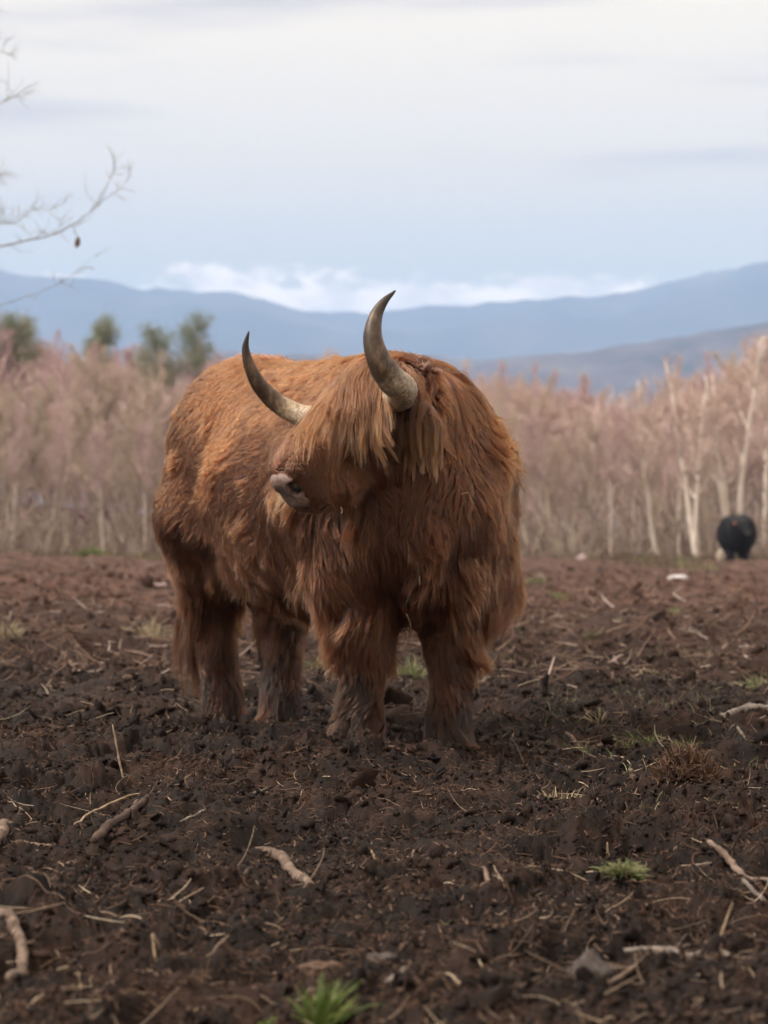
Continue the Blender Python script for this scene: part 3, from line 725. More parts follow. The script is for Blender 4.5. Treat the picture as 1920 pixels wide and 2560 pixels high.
def make_birch(seed, height, stems, r0, lean=0.0, spread=.36, n_limb=26, twigs=3600, first=.22, taper=.12):
    """One leafless tree at the origin: (trunk verts, faces), twig curves."""
    rng = np.random.default_rng(seed); parts = []; T = []
    for s in range(stems):
        d0 = np.array([lean + (rng.normal(0, .10) + (s - (stems - 1) / 2) * .22 if stems > 1 else rng.normal(0, .03)), rng.normal(0, .08), 1])
        h = height * (1 if s == 0 else rng.uniform(.75, .95)); path = branch_path([0, 0, -.15], d0, h, 14, .10, rng, .045)
        k0 = 0
        parts.append(tube(path, r0 * np.linspace(1, taper, 14) * (1 if s == 0 else .8), 7))
        nl = n_limb // stems
        for i in range(nl):
            u_ = first + (.93 - first) * (i + rng.random()) / nl; a = rng.uniform(0, 6.28); q = np.array([np.interp(u_ * 13, np.arange(14), path[:, k]) for k in range(3)])
            ll = height * spread * (1.15 - .75 * u_) * rng.uniform(.7, 1.2) * (.6 + .8 * min(1, (u_ - first) * 4 + .3))
            lp = branch_path(q, [math.cos(a), math.sin(a), rng.uniform(.7, 1.3)], ll, 7, .12, rng, .13)
            parts.append(tube(lp, r0 * (1 - u_ * .85) * (.36 + .25 * (taper > .2)) * np.linspace(1, .2, 7), 5)); T.append(lp)
        T.append(path[6:12])
    tw = []
    per = twigs // len(T)
    for lp in T:
        s = rng.uniform(.15, 1, per); m = len(lp) - 1
        b = np.array([np.interp(s * m, np.arange(m + 1), lp[:, k]) for k in range(3)]).T
        d = unit(rng.normal(0, 1, (per, 3)) + np.array([0, 0, .25]) + .35 * unit(lp[-1] - lp[0])); ll = rng.uniform(.25, 1.0, per) * height * .075; pts = [b]
        q = b
        for k in range(4):
            d = unit(d + rng.normal(0, .18, d.shape) + np.array([0, 0, .10 if k < 2 else -.12])); q = q + d * (ll / 4)[:, None]; pts.append(q)
        tw.append(np.stack(pts, 1))
    return merge(parts), np.vstack(tw)
KINDS = {}
def tree_kind(key, seed, height, stems, r0, bark, twig, **kw):
    (v, f), tw = make_birch(seed, height, stems, r0, **kw)
    KINDS[key] = (mesh_np(key + "_trunk", v, f, bark), hair_np(key + "_crown", tw, np.array([.011, .010, .0085, .007, .004]) * height / 9, twig), height)
for i, (tn, tm) in enumerate((("pur", M_tw_pur), ("pin", M_tw_pin), ("oli", M_tw_oli))):
    tree_kind(tn + "a", 300 + i, 9, 1, .085, M_grey, tm); tree_kind(tn + "b", 310 + i, 9, 2, .075, M_grey, tm); tree_kind(tn + "c", 320 + i, 9, 1, .06, M_grey, tm, first=.35)
tree_kind("w1", 331, 9, 2, .15, M_birch, M_tw_pin, first=.35, spread=.2, twigs=900, taper=.24); tree_kind("w2", 332, 9, 3, .14, M_birch, M_tw_pin, first=.35, spread=.2, twigs=900, taper=.24); tree_kind("w3", 333, 9, 1, .13, M_birch, M_tw_pin, first=.4, spread=.2, twigs=800, taper=.24); tree_kind("w4", 334, 9, 1, .085, M_dim, M_tw_pur, first=.45, spread=.18, twigs=700, taper=.22)
def plant_tree(key, x, y, h, rot, name, label, group=None, tilt=0.0):
    tr, cr, h0 = KINDS[key]; z = float(terrain(np.array([x]), np.array([y]))[0])
    e = add_object(name, None, loc=(x, y, z), label=label, category="tree")
    if group: e['group'] = group
    e.scale = (h / h0,) * 3; e.rotation_euler = (0, tilt, rot)
    add_object("trunk", tr, e); add_object("crown", cr, e)
    return e
skyl = ([-400, 0, 200, 330, 450, 520, 800, 1000, 1180, 1300, 1400, 1550, 1650, 1720, 1800, 1920, 2300], [760, 815, 865, 880, 900, 890, 920, 925, 935, 945, 955, 985, 985, 950, 905, 850, 800])
def top_height(x, y):
    return CAM_H + (HOR - np.interp(960 + x / y * FPX, *skyl)) / FPX * y - float(terrain(np.array([x]), np.array([y]))[0])
rt = np.random.default_rng(17)
WL = {"pur": "leafless tree with purple-brown twigs in the wood along the field's far edge", "pin": "leafless tree with pinkish-brown twigs in the wood along the field's far edge", "oli": "leafless tree with olive-brown twigs in the wood along the field's far edge"}
for i in range(150):
    y = 72 + 62 * (i / 150) ** 1.1 + rt.uniform(-1, 1); w = .215 * y; x = -w + 2 * w * ((i * .61803 + .02 * rt.standard_normal()) % 1.0)
    px = 960 + x / y * FPX
    if px < 620: tn = rt.choice(["pur", "pur", "pin", "oli"] if not 230 < px < 420 else ["oli", "oli", "pur"])
    else: tn = rt.choice(["pin", "pin", "pin", "oli", "pur"])
    h = top_height(x, y) * (rt.uniform(.82, .97) if y > 90 else rt.uniform(.55, .92))
    plant_tree(tn + rt.choice(["a", "a", "b", "c"]), x, y, h, rt.uniform(0, 6.28), "bare_tree", WL[tn], "leafless trees of the wood")
# birches one can pick out by their white stems
for key, px, y, topy, rot, tilt, lab in (
        ("w1", 1742, 61.8, 880, .2, -.03, "white birch with two upright stems standing beside the black cow"),
        ("w2", 1832, 62.3, 840, 2.2, .02, "forked white birch standing behind the black cow"),
        ("w3", 1648, 62.6, 940, 1.0, -.13, "slim pale birch leaning sideways between the shaggy bull and the forked birches"),
        ("w4", 1697, 63.2, 960, 4.0, -.08, "thin pale birch just beside the two-stemmed white birch"),
        ("w4", 1527, 62.5, 1000, .5, .0, "thin upright pale birch halfway between the bull and the black cow"),
        ("w4", 1362, 72, 1010, 2.5, .16, "thin birch leaning out from behind the bull's shoulder"),
        ("w3", 1905, 69, 830, 3.3, .03, "white birch at the picture's edge past the black cow"),
        ("w4", 30, 66, 1000, 1.3, .01, "thin white birch stem at the picture's edge on the bull's tail side"),
        ("w4", 258, 63.0, 1060, 4.4, .0, "short white birch stem directly above the green seedling"),
        ("w4", 362, 65.5, 1040, 2.9, .04, "slender white birch stem just beside the bull's rump"),
        ("w4", 130, 68, 1050, .9, .03, "pale slender birch between two white stems behind the heather"),
        ("w4", 1590, 74, 1010, 5.2, .03, "faint grey-white birch set back beside the slim leaning birch")):
    x = (px - 960) / FPX * y
    plant_tree(key, x, y, CAM_H + (HOR - topy) / FPX * y - float(terrain(np.array([x]), np.array([y]))[0]), rot, "birch_tree", lab, None, tilt)

# pines rising above the wood
def make_pine(seed, height, stems, crown_from, rad, n):
    rng = np.random.default_rng(seed); parts = []; N = []
    for s in range(stems):
        path = branch_path([(s - (stems - 1) / 2) * .5, 0, -.2], [(s - (stems - 1) / 2) * .16, 0, 1], height * rng.uniform(.9, 1), 10, .1, rng, .04)
        parts.append(tube(path, np.linspace(.16, .03, 10), 7))
        for i in range(16):
            u_ = crown_from + (1 - crown_from) * (i + rng.random()) / 16; q = np.array([np.interp(u_ * 9, np.arange(10), path[:, k]) for k in range(3)]); a = rng.uniform(0, 6.28)
            lp = branch_path(q, [math.cos(a), math.sin(a), .25], rad * rng.uniform(.6, 1.1) * (1.15 - .6 * (u_ - crown_from) / (1 - crown_from)), 6, .08, rng, .12); parts.append(tube(lp, np.linspace(.035, .01, 6), 5))
            for c in range(4):
                cc = lp[rng.integers(2, 6)] + rng.normal(0, .12, 3); m = n // (stems * 64)
                d = unit(rng.normal(0, 1, (m, 3)) + [0, 0, .5]); b = cc + rng.normal(0, .20, (m, 3)); l_ = rng.uniform(.12, .34, (m, 1))
                N.append(np.stack([b, b + d * l_ * .5, b + d * l_ + [0, 0, -.02]], 1))
    return merge(parts), np.vstack(N)
for seed, px, y, topy, stems, cf, rd, lab in ((401, 232, 104, 785, 1, .72, .95, "small dark pine above the wood nearest the picture's edge but one"), (402, 452, 98, 783, 2, .74, 1.15, "flat-topped dark pine above the wood close to the bull's rump"), (403, 12, 96, 748, 1, .72, 1.2, "dark pine above the wood at the picture's edge")):
    (v, f), nd = make_pine(seed, 10, stems, cf, rd, 3900); x = (px - 960) / FPX * y; z = float(terrain(np.array([x]), np.array([y]))[0])
    e = add_object("pine_tree", None, loc=(x, y, z), label=lab, category="tree", group="pines above the wood"); sc = (CAM_H + (HOR - topy) / FPX * y - z) / 10; e.scale = (sc,) * 3
    add_object("trunk", mesh_np("pine_trunk", v, f, M_grey), e); add_object("crown", hair_np("pine_crown", nd, np.array([.010, .009, .004]), M_needle), e)

# the wood's depth: a mass of twigs and stems too far in to tell apart
n = 48000; yb = rt.uniform(88, 150, n); xb = rt.uniform(-.37, .37, n) * yb
tz = terrain(xb, yb); hb = (CAM_H + (HOR - np.interp(960 + xb / yb * FPX, *skyl)) / FPX * yb - tz) * (.86 + .10 * vnoise(xb / 2.5, yb / 6, seed=71))
b = np.stack([xb, yb, tz + hb * rt.random(n) ** .75 * .93], -1); d = unit(rt.normal(0, .7, (n, 3)) + [0, 0, .9]); ll = rt.uniform(.5, 1.5, n); pts = [b]
for k in range(3): d = unit(d + rt.normal(0, .2, (n, 3))); b = b + d * (ll / 3)[:, None]; pts.append(b)
dm = Mat("deep_wood_twigs"); dm.set(dm.ramp(dm.attr('tint'), [(0, (0.453, 0.323, 0.317)), (.5, (0.502, 0.373, 0.333)), (1.0, (0.482, 0.388, 0.321))]), .9, .1)
add_object("distant_wood", hair_np("distant_wood", np.stack(pts, 1), np.array([.034, .032, .026, .012]), dm.m, {'tint': np.clip(.35 + .28 * np.tanh((xb + 5) / 6) + .35 * vnoise(xb / 4, yb / 8, seed=73) + .1 * rt.standard_normal(n), 0, 1)}), kind="stuff", label="mass of leafless brown twigs deep in the wood")

# brush and saplings at the foot of the wood
n = 7500; yb = 63.5 + 16 * rt.random(n) ** 1.3; xb = rt.uniform(-.35, .35, n) * yb; hb = rt.uniform(.25, 1, n) ** 2 * rt.uniform(.8, 4.2, n)
zb = terrain(xb, yb) - .03; b = np.stack([xb, yb, zb], -1); d = unit(rt.normal(0, .30, (n, 3)) + [0, 0, 1]); pts = [b]
for k in range(4): d = unit(d + rt.normal(0, .22, (n, 3))); b = b + d * (hb / 4)[:, None]; pts.append(b)
um = Mat("brush_stems"); um.set(um.ramp(um.attr('tint'), [(0, (.17, .12, .105)), (.45, (.27, .20, .17)), (.8, (.27, .22, .16)), (1.0, (.36, .295, .25))]), .9, .1)
add_object("undergrowth", hair_np("undergrowth", np.stack(pts, 1), np.outer(rt.uniform(.6, 1.6, n), np.array([.020, .018, .015, .012, .006])), um.m, {'tint': rt.random(n)}), kind="stuff", label="brown brush and saplings along the foot of the wood")
# low heather and dead grass where the soil ends
n = 26000; yb = 47 + 18 * rt.random(n); xb = rt.uniform(-.35, .35, n) * yb
keep = (((xb - 9.5) / 1.3) ** 2 + ((yb - 57) / 3) ** 2 > 1) & (vnoise(xb / 2.2, yb / 3.5, seed=61) + .9 * sstep(55, 64, yb) + .8 * np.exp(-(((xb + 8.5) / 3) ** 2)) > .35); xb, yb = xb[keep], yb[keep]; n = len(xb)
b = np.stack([xb, yb, ground_z(xb, yb) - .02], -1); d = unit(rt.normal(0, .5, (n, 3)) + [0, 0, 1]); hb = rt.uniform(.06, .30, n); pts = [b]
for k in range(3): d = unit(d + rt.normal(0, .2, (n, 3))); b = b + d * (hb / 3)[:, None]; pts.append(b)
um2 = Mat("heather"); um2.set(um2.ramp(um2.attr('tint'), [(0, (.07, .05, .04)), (.5, (.15, .10, .08)), (.85, (.20, .17, .10)), (1.0, (.16, .20, .08))]), .9, .1)
add_object("heather", hair_np("heather", np.stack(pts, 1), np.array([.012, .011, .009, .004]), um2.m, {'tint': rt.random(n)}), kind="stuff", label="low brown heather fringe where the bare soil meets the wood")
# ------------------------------------------------------------------ black cow at the far side of the field
CY = 58.0; CO = np.array([(1843 - 960) / FPX * CY, CY, 0.0]); CO[2] = float(ground_z(CO[0], CO[1]))
cf = unit([-.10, -1, 0]); cl = np.array([-cf[1], cf[0], 0]); cz = BZ
def C(f, l, z): return CO + f * cf + l * cl + z * cz
def sdf_cow(p):
    B = (cf, cl, cz)
    d = sd_ell(p, C(-.45, 0, .80), (.95, .47, .44), B)
    d = smin(d, sd_ell(p, C(.22, 0, .80), (.40, .46, .44), B), .1)
    d = smin(d, sd_ell(p, C(.10, 0, 1.13), (.35, .40, .16), B), .1)
    d = smin(d, sd_cone(p, C(.45, .05, 1.02), C(.70, .12, .98), .22, .16), .08)
    d = smin(d, sd_cone(p, C(.72, .12, 1.04), C(.90, .20, .82), .13, .085), .05)
    for s in (-1, 1):
        d = smin(d, sd_cone(p, C(.70, .12 + s * .10, 1.10), C(.68, .12 + s * .26, 1.08), .045, .030), .03)
        d = smin(d, sd_cone(p, C(.22, s * .19, .6), C(.25, s * .17, .06), .14, .085), .05)
        d = smin(d, sd_cone(p, C(-1.05, s * .19, .7), C(-1.1, s * .17, .06), .20, .07), .05)
    return d
clo = CO + np.array([-1.0, -1.3, -.06]); cgx = [clo[i] + .035 * np.arange(n_) for i, n_ in enumerate((58, 90, 42))]
cv, cfc = surface_nets(grid_sdf(sdf_cow, cgx), clo, .035)
bk = Mat("black_coat"); bk.set(bk.ramp(bk.noise(9), [(.3, (.008, .008, .010)), (.7, (.022, .020, .024))]), .7, .3)
cow = add_object("black_cow", None, loc=CO, label="black cow facing the camera far off in front of the birches", category="cow")
add_object("body", mesh_np("body", cv - CO, cfc, bk.m), cow)
r2 = np.random.default_rng(91); k = r2.integers(0, len(cv), 7000); cn = np.stack([sdf_cow(cv + np.eye(3)[a] * .03) - sdf_cow(cv - np.eye(3)[a] * .03) for a in range(3)], -1); cn = unit(cn)[k]
b = cv[k] + r2.normal(0, .012, (7000, 3)); ll = (.09 * sstep(.1, .5, b[:, 2]) + .02)[:, None]
dd = unit(cn * .5 + [0, 0, -1] + r2.normal(0, .3, (7000, 3)))
add_object("coat", hair_np("cow_coat", np.stack([b, b + dd * ll * .5 + cn * .01, b + unit(dd + [0, 0, -.5]) * ll], 1) - CO, np.array([.006, .005, .002]), bk.m), cow, kind="stuff")
def disc_blob(name, c, r, basis, mat, parent, org, n=10):
    uu, vv = np.meshgrid(np.linspace(.01, np.pi - .01, n), np.linspace(0, 2 * np.pi, 2 * n, endpoint=False), indexing='ij')
    q = np.stack([np.sin(uu) * np.cos(vv), np.sin(uu) * np.sin(vv), np.cos(uu)], -1).reshape(-1, 3) * r
    i = np.arange(n - 1)[:, None] * 2 * n; j = np.arange(2 * n)[None]; f = np.stack([i + j, i + 2 * n + j, i + 2 * n + (j + 1) % (2 * n), i + (j + 1) % (2 * n)], -1).reshape(-1, 4)
    return add_object(name, mesh_np(name, c + q @ np.array(basis) - org, f, mat), parent)
tagm = Mat("orange_tag").set((.30, .115, .065), .5, .4).m; mzm = Mat("grey_muzzle").set((.10, .085, .09), .5, .4).m
disc_blob("ear_tag", C(.80, -.115, 1.055), (.03, .042, .045), (cf, cl, cz), tagm, cow, CO)
disc_blob("muzzle", C(.94, .215, .80), (.05, .075, .06), (cf, cl, cz), mzm, cow, CO)

# ------------------------------------------------------------------ bare branches reaching in from a tree beside the field
TY = 21.0
def TP(px, py, dy=0.0): return P(px, py, TY + dy)
brk = Mat("twig_bark"); brk.set(brk.ramp(brk.noise(25), [(.3, (.16, .14, .13)), (.7, (.34, .31, .29))]), .85, .2)
tree = add_object("overhanging_tree", None, loc=(TP(-560, 1337)[0], TY, 0), label="leafless grey tree whose thin branches reach in at the picture's upper edge", category="tree")
T0 = np.array(tree.location); r3 = np.random.default_rng(12)
tpath = spline([T0 + [0, 0, -.2], T0 + [.05, .1, 2.5], T0 + [0, 0, 4.5], T0 + [.1, .1, 7.0], T0 + [.05, 0, 9.0]], 24)
parts = [tube(tpath, np.linspace(.24, .06, 24), 10)]; twg = []
def limb(ctrl, r0, ntw, spread=.30):
    c = spline(ctrl, 22) + r3.normal(0, .008, (22, 3)); parts.append(tube(c, np.linspace(r0, r0 * .22, 22), 6))
    for _ in range(ntw):
        s = r3.uniform(.25, 1.0); q = np.array([np.interp(s * 21, np.arange(22), c[:, k]) for k in range(3)]); d = unit(unit(c[-1] - c[0]) * .7 + r3.normal(0, .65, 3) + [0, 0, .25])
        q2 = [q]; l_ = r3.uniform(.5, 1) * spread * 1.6
        for k in range(5): d = unit(d + r3.normal(0, .25, 3) + [0, 0, .08]); q = q + d * l_ / 5; q2.append(q)
        twg.append(np.array(q2))
        if r3.random() < .7:
            d = unit(d + r3.normal(0, .7, 3)); q = q2[2]; q3 = [q]
            for k in range(5): d = unit(d + r3.normal(0, .25, 3)); q = q + d * l_ * .10; q3.append(q)
            twg.append(np.array(q3))
limb([T0 + [.1, 0, 2.2], TP(-200, 660), TP(0, 618), TP(70, 600), TP(150, 578), TP(192, 552), TP(236, 516), TP(262, 470), TP(292, 420)], .0115, 16, .24)
limb([TP(176, 562), TP(186, 576), TP(192, 588), TP(193, 597)], .005, 0)
limb([TP(232, 520), TP(275, 490), TP(305, 465), TP(330, 440)], .0045, 5, .16)
limb([T0 + [.05, 0, 2.7], TP(-150, 590), TP(-20, 560), TP(32, 556), TP(80, 528), TP(140, 520)], .0095, 20, .20)
limb([T0 + [.05, 0, 2.0], TP(-100, 800), TP(60, 745), TP(140, 715), TP(190, 676), TP(246, 634)], .0055, 8, .16)
limb([T0 + [.05, 0, 3.4], TP(-160, 480), TP(-40, 450), TP(30, 430)], .011, 12, .22)
limb([T0 + [.05, 0, 3.8], TP(-150, 330), TP(-30, 275), TP(40, 240)], .011, 12, .24)
limb([T0 + [.05, 0, 4.2], TP(-150, 200), TP(-30, 130), TP(45, 145)], .010, 10, .22)
limb([T0 + [.05, 0, 4.6], TP(-150, 60), TP(-30, -10), TP(60, -20)], .011, 12, .25)
v, f = merge(parts); add_object("trunk", mesh_np("overhanging_trunk", v - T0, f, brk.m), tree)
add_object("twigs", hair_np("overhanging_twigs", np.array(twg) - T0, np.array([.0030, .0027, .0024, .0021, .0017, .001]), brk.m), tree)
lf = Mat("dead_leaf").set((.16, .085, .045), .8, .2).m
lc = TP(193, 606); lu = np.array([.15, 0, 1.0]); v = []
for a in range(7):
    s = a / 6; w = .026 * math.sin(math.pi * min(1, s * .9 + .08)); c = lc + unit(lu) * (.055 - .11 * s) + [0, .012 * math.sin(3 * s), 0]
    v += [c + [-w, .012, 0], c + [0, -.006, 0], c + [w, .014, 0]]
f = [[3 * a + k, 3 * a + k + 1, 3 * a + k + 4, 3 * a + k + 3] for a in range(6) for k in (0, 1)]
lme = mesh_np("dead_leaf", np.array(v) - T0, np.array(f), lf); add_object("dead_leaf", lme, tree, label="single brown dead leaf hanging from the branch").modifiers.new("thick", 'SOLIDIFY').thickness = .002

# ------------------------------------------------------------------ soil crumbs, straw and root fibres
r4 = np.random.default_rng(44)
def ground_pts(n, y0, y1, half=.30, power=1.0):
    y = np.exp(r4.uniform(math.log(y0), math.log(y1), n)); x = r4.uniform(-half, half, n) * (y + 1.3) * .86
    return x, y
soil_m = mt.m
src = bpy.data.collections.new("crumb_shapes")
for k in range(6):
    bm_v = []; n_ = 6
    uu, vv = np.meshgrid(np.linspace(.02, np.pi - .02, n_), np.linspace(0, 2 * np.pi, 8, endpoint=False), indexing='ij')
    q = np.stack([np.sin(uu) * np.cos(vv), np.sin(uu) * np.sin(vv), np.cos(uu) * .75], -1).reshape(-1, 3)
    q = q * (1 + .62 * vnoise(q[:, 0] * 1.6 + k * 7, q[:, 1] * 1.6, q[:, 2] * 1.6, seed=500 + k) + .40 * vnoise(q[:, 0] * 3.3 + k, q[:, 1] * 3.3, q[:, 2] * 3.3, seed=520 + k))[:, None]
    i = np.arange(n_ - 1)[:, None] * 8; j = np.arange(8)[None]; f = np.stack([i + j, i + 8 + j, i + 8 + (j + 1) % 8, i + (j + 1) % 8], -1).reshape(-1, 4)
    src.objects.link(bpy.data.objects.new("crumb", mesh_np("crumb", q, f, soil_m, True)))
gt = bpy.data.node_groups.new("scatter", 'GeometryNodeTree'); gt.interface.new_socket("Geometry", in_out='INPUT', socket_type='NodeSocketGeometry'); gt.interface.new_socket("Geometry", in_out='OUTPUT', socket_type='NodeSocketGeometry')
gi = gt.nodes.new('NodeGroupInput'); go = gt.nodes.new('NodeGroupOutput'); ci = gt.nodes.new('GeometryNodeCollectionInfo'); ci.inputs[0].default_value = src; ci.inputs[1].default_value = True; ci.inputs[2].default_value = True
ip = gt.nodes.new('GeometryNodeInstanceOnPoints'); ip.inputs['Pick Instance'].default_value = True
na = gt.nodes.new('GeometryNodeInputNamedAttribute'); na.data_type = 'FLOAT_VECTOR'; na.inputs[0].default_value = 'rot'
ns_ = gt.nodes.new('GeometryNodeInputNamedAttribute'); ns_.data_type = 'FLOAT_VECTOR'; ns_.inputs[0].default_value = 'size'
gt.links.new(gi.outputs[0], ip.inputs['Points']); gt.links.new(ci.outputs[0], ip.inputs['Instance']); gt.links.new(na.outputs[0], ip.inputs['Rotation']); gt.links.new(ns_.outputs[0], ip.inputs['Scale']); gt.links.new(ip.outputs[0], go.inputs[0])
n = 170000; x, y = ground_pts(n, 2.75, 42)
patchy = vnoise(x * 3, y * 3, seed=601) + .6 * vnoise(x * 9, y * 9, seed=602); kp = patchy + r4.normal(0, .5, n) > -.35 + .25 * sstep(12, 40, y); x, y = x[kp], y[kp]; n = len(x)
sz = np.clip(.0030 * np.exp(r4.normal(0, .60, n)), .0014, .020) * (y / 4.5) ** .62
me = bpy.data.meshes.new("soil_crumbs"); me.vertices.add(n); me.vertices.foreach_set('co', np.stack([x, y, ground_z(x, y) + sz * .25], -1).astype(np.float32).ravel())
a = me.attributes.new('rot', 'FLOAT_VECTOR', 'POINT'); a.data.foreach_set('vector', r4.uniform(0, 6.28, (n, 3)).astype(np.float32).ravel())
a = me.attributes.new('size', 'FLOAT_VECTOR', 'POINT'); a.data.foreach_set('vector', (sz[:, None] * np.exp(r4.normal(0, .38, (n, 3)))).astype(np.float32).ravel())
crumbs = add_object("soil_crumbs", me, kind="stuff", label="loose dark crumbs of peaty soil"); crumbs.modifiers.new("scatter", 'NODES').node_group = gt

def litter(n, y0, y1, l0, l1, K, up, curl, seed, dens=None, half=.30):
    r = np.random.default_rng(seed); x, y = ground_pts(n, y0, y1, half)
    if dens is not None:
        m = dens(x, y) + r.normal(0, .25, n) > 0; x, y = x[m], y[m]; n = len(x)
    a = r.uniform(0, 6.28, n); e = np.abs(r.normal(0, up, n)) * (r.random(n) < .75); L_ = np.exp(r.uniform(math.log(l0), math.log(l1), n)) * (y / 4.5) ** .35
    d = unit(np.stack([np.cos(a), np.sin(a), e], -1)); p = np.stack([x, y, ground_z(x, y) + .004 - .012 * (e > .6)], -1); out = [p]; bend = r.normal(0, curl, (n, 3))
    for k in range(1, K):
        d = unit(d + bend / K + r.normal(0, curl * .3, (n, 3)) / K + np.array([0, 0, -.10 * up])); p = p + d * (L_ / (K - 1))[:, None]
        p[:, 2] = np.maximum(p[:, 2], ground_z(p[:, 0], p[:, 1]) + .002); out.append(p)
    return np.stack(out, 1), y
def litter_object(name, label, mat, rad, *a, **k):
    pts, y = litter(*a, **k); N = len(pts); K = pts.shape[1]
    rr = rad * r4.uniform(.5, 1.5, (N, 1)) * (y / 4.5)[:, None] ** .4 * np.interp(np.linspace(0, 1, K), [0, .7, 1], [1, .9, .5])[None]
    return add_object(name, hair_np(name, pts, rr, mat, {'tint': r4.random(N)}), kind="stuff", label=label)
st = Mat("straw"); st.set(st.ramp(st.attr('tint'), [(0, (.10, .065, .045)), (.35, (.19, .13, .09)), (.7, (.34, .25, .175)), (1, (.58, .47, .34))]), .7, .3)
fb = Mat("root_fibre"); fb.set(fb.ramp(fb.attr('tint'), [(0, (.022, .012, .009)), (.5, (.070, .040, .027)), (1, (.16, .095, .062))]), .85, .15)
litter_object("straw_litter", "thin pale straw and stem bits strewn over the dark soil", st.m, .0008, 3600, 2.8, 16, .018, .13, 7, .35, .7, 71, lambda x, y: 1.3 * (vnoise(x * 1.2, y * 1.2, seed=611) + .5 * vnoise(x * 4, y * 4, seed=612)) + .02)
litter_object("root_fibres", "short dark brown root fibres lying in the soil", fb.m, .0009, 42000, 2.8, 18, .010, .05, 5, .35, 1.0, 72, lambda x, y: 1.5 * (vnoise(x * 1.3, y * 1.3, seed=621) + .5 * vnoise(x * 4, y * 4, seed=622)) - .18)
pf = Mat("peat_flakes"); pf.set(pf.ramp(pf.attr('tint'), [(0, (.010, .006, .005)), (.5, (.036, .021, .0155)), (.85, (.085, .052, .038)), (1, (.20, .135, .10))]), .85, .15)
litter_object("peat_flakes", "tiny brown flakes of peat and bark covering the soil", pf.m, .0013, 120000, 2.75, 14, .005, .020, 3, .45, 1.2, 74, lambda x, y: .9 * (vnoise(x * 1.6, y * 1.6, seed=651) + .5 * vnoise(x * 5, y * 5, seed=652)) + .28)
wl_m = Mat("wood_litter"); wl_m.set(wl_m.ramp(wl_m.attr('tint'), [(0, (.035, .021, .016)), (.5, (.11, .066, .049)), (.9, (.22, .15, .115)), (1, (.40, .33, .30))]), .85, .15)
litter_object("wood_litter", "red-brown chips and dead stems over the drier soil farther back", wl_m.m, .0028, 10000, 10, 62, .03, .20, 4, .22, .6, 73, lambda x, y: vnoise(x * .5, y * .35, seed=631) + .35)

# ------------------------------------------------------------------ sticks, roots and chunks one can pick out
def wood(name, dark, mid, pale):
    m = Mat(name); n1 = m.noise(28, 5, .65); n2 = m.noise(120, 4, .6)
    m.set(m.ramp(n1, [(.28, dark), (.50, mid), (.72, pale)]), .85, .2); m.bump(m.math('ADD', n1, m.math('MULTIPLY', n2, .5)), .7, .006); return m.m
W_pale = wood("barkless_wood", (.045, .030, .023), (.125, .086, .066), (.25, .185, .145)); W_brown = wood("brown_bark", (.022, .013, .010), (.055, .035, .027), (.11, .075, .058))
W_grey = wood("weathered_wood", (.045, .036, .030), (.13, .105, .090), (.27, .23, .20)); W_straw = wood("dry_stem", (.14, .095, .062), (.28, .205, .14), (.44, .35, .25))
def stick(name, cat, label, pts, th, mat, lift=.35, rise=None, knots=.05):
    """pts: picture points along the stick on the ground; rise: heights above the ground at those points."""
    q = []
    for k, (px, py) in enumerate(pts):
        if rise is None or rise[k] == 0: g = PG(px, py); g[2] = ground_z(g[0], g[1])
        else:
            b0 = PG(*pts[min((j for j in range(len(pts)) if rise[j] == 0), key=lambda j: abs(j - k))]); g = P(px, py, b0[1] + rise[k])
        q.append(g)
    q = np.array(q); r = th / 2 / FPX * q[:, 1].mean(); n_ = 6 + 5 * len(pts); rg = np.random.default_rng(int(pts[0][0] * 7 + pts[0][1]))
    c = spline(q, n_); gz = ground_z(c[:, 0], c[:, 1])
    if rise is None: c[:, 2] = np.convolve(np.pad(gz, 3, mode='edge'), np.ones(7) / 7, 'valid') * .5 + gz * .2 + gz.max() * .3 + r * lift
    c[1:-1] += rg.normal(0, r * .12, (n_ - 2, 3))
    rr = r * (1 + knots * np.convolve(rg.standard_normal(n_ + 2), np.ones(3) / 1.7, 'valid')) * np.interp(np.linspace(0, 1, n_), [0, .06, .5, .92, 1], [.62, 1.0, 1.05, .85, .5])
    o = c[0].copy(); v, f = tube(c - o, rr, 9, rg, .09)
    return add_object(name, mesh_np(name, v, f, mat), loc=o, label=label, category=cat)
stick("dead_branch", "branch", "thick crooked pale branch without bark lying on the soil below the bull", [(579, 2166), (654, 2180), (700, 2186), (735, 2216), (793, 2254)], 30, W_pale, .5)
stick("dead_branch", "branch", "short dark straight stick lying slantwise near a bent straw", [(231, 2142), (289, 2116), (370, 2074)], 21, W_brown, .5)
stick("dead_branch", "branch", "curved brown branch at the lower corner of the picture", [(-30, 2352), (10, 2366), (35, 2392), (54, 2432), (50, 2470), (20, 2512)], 30, W_pale, .5)
stick("dead_branch", "branch", "stubby pale stick end poking in at the picture's edge above a thin twig", [(-30, 2168), (0, 2142), (30, 2112)], 27, W_pale, .6)
stick("twig", "twig", "thin flat twig beside the stubby pale stick end", [(17, 2150), (70, 2147), (128, 2153)], 9, W_pale)
stick("twig", "twig", "long thin dark twig sweeping up across the soil in front of the bull", [(451, 2108), (538, 2081), (625, 2024), (717, 1968)], 7, W_grey)
stick("straw_stem", "straw", "long pale straw bent in the middle, next to the dark stick", [(185, 2092), (260, 2068), (362, 2046), (428, 2084)], 6, W_straw, 1.5)
stick("straw_stem", "straw", "tall thin straw stem standing up before the bull's hind leg", [(312, 1975), (298, 1900), (281, 1811)], 5, W_straw, rise=[0, .01, .02])
stick("dead_branch", "branch", "long straight weathered stick near the lower picture edge with an upright straw beside it", [(1562, 2403), (1654, 2415), (1741, 2438), (1866, 2466)], 20, W_grey, .6)
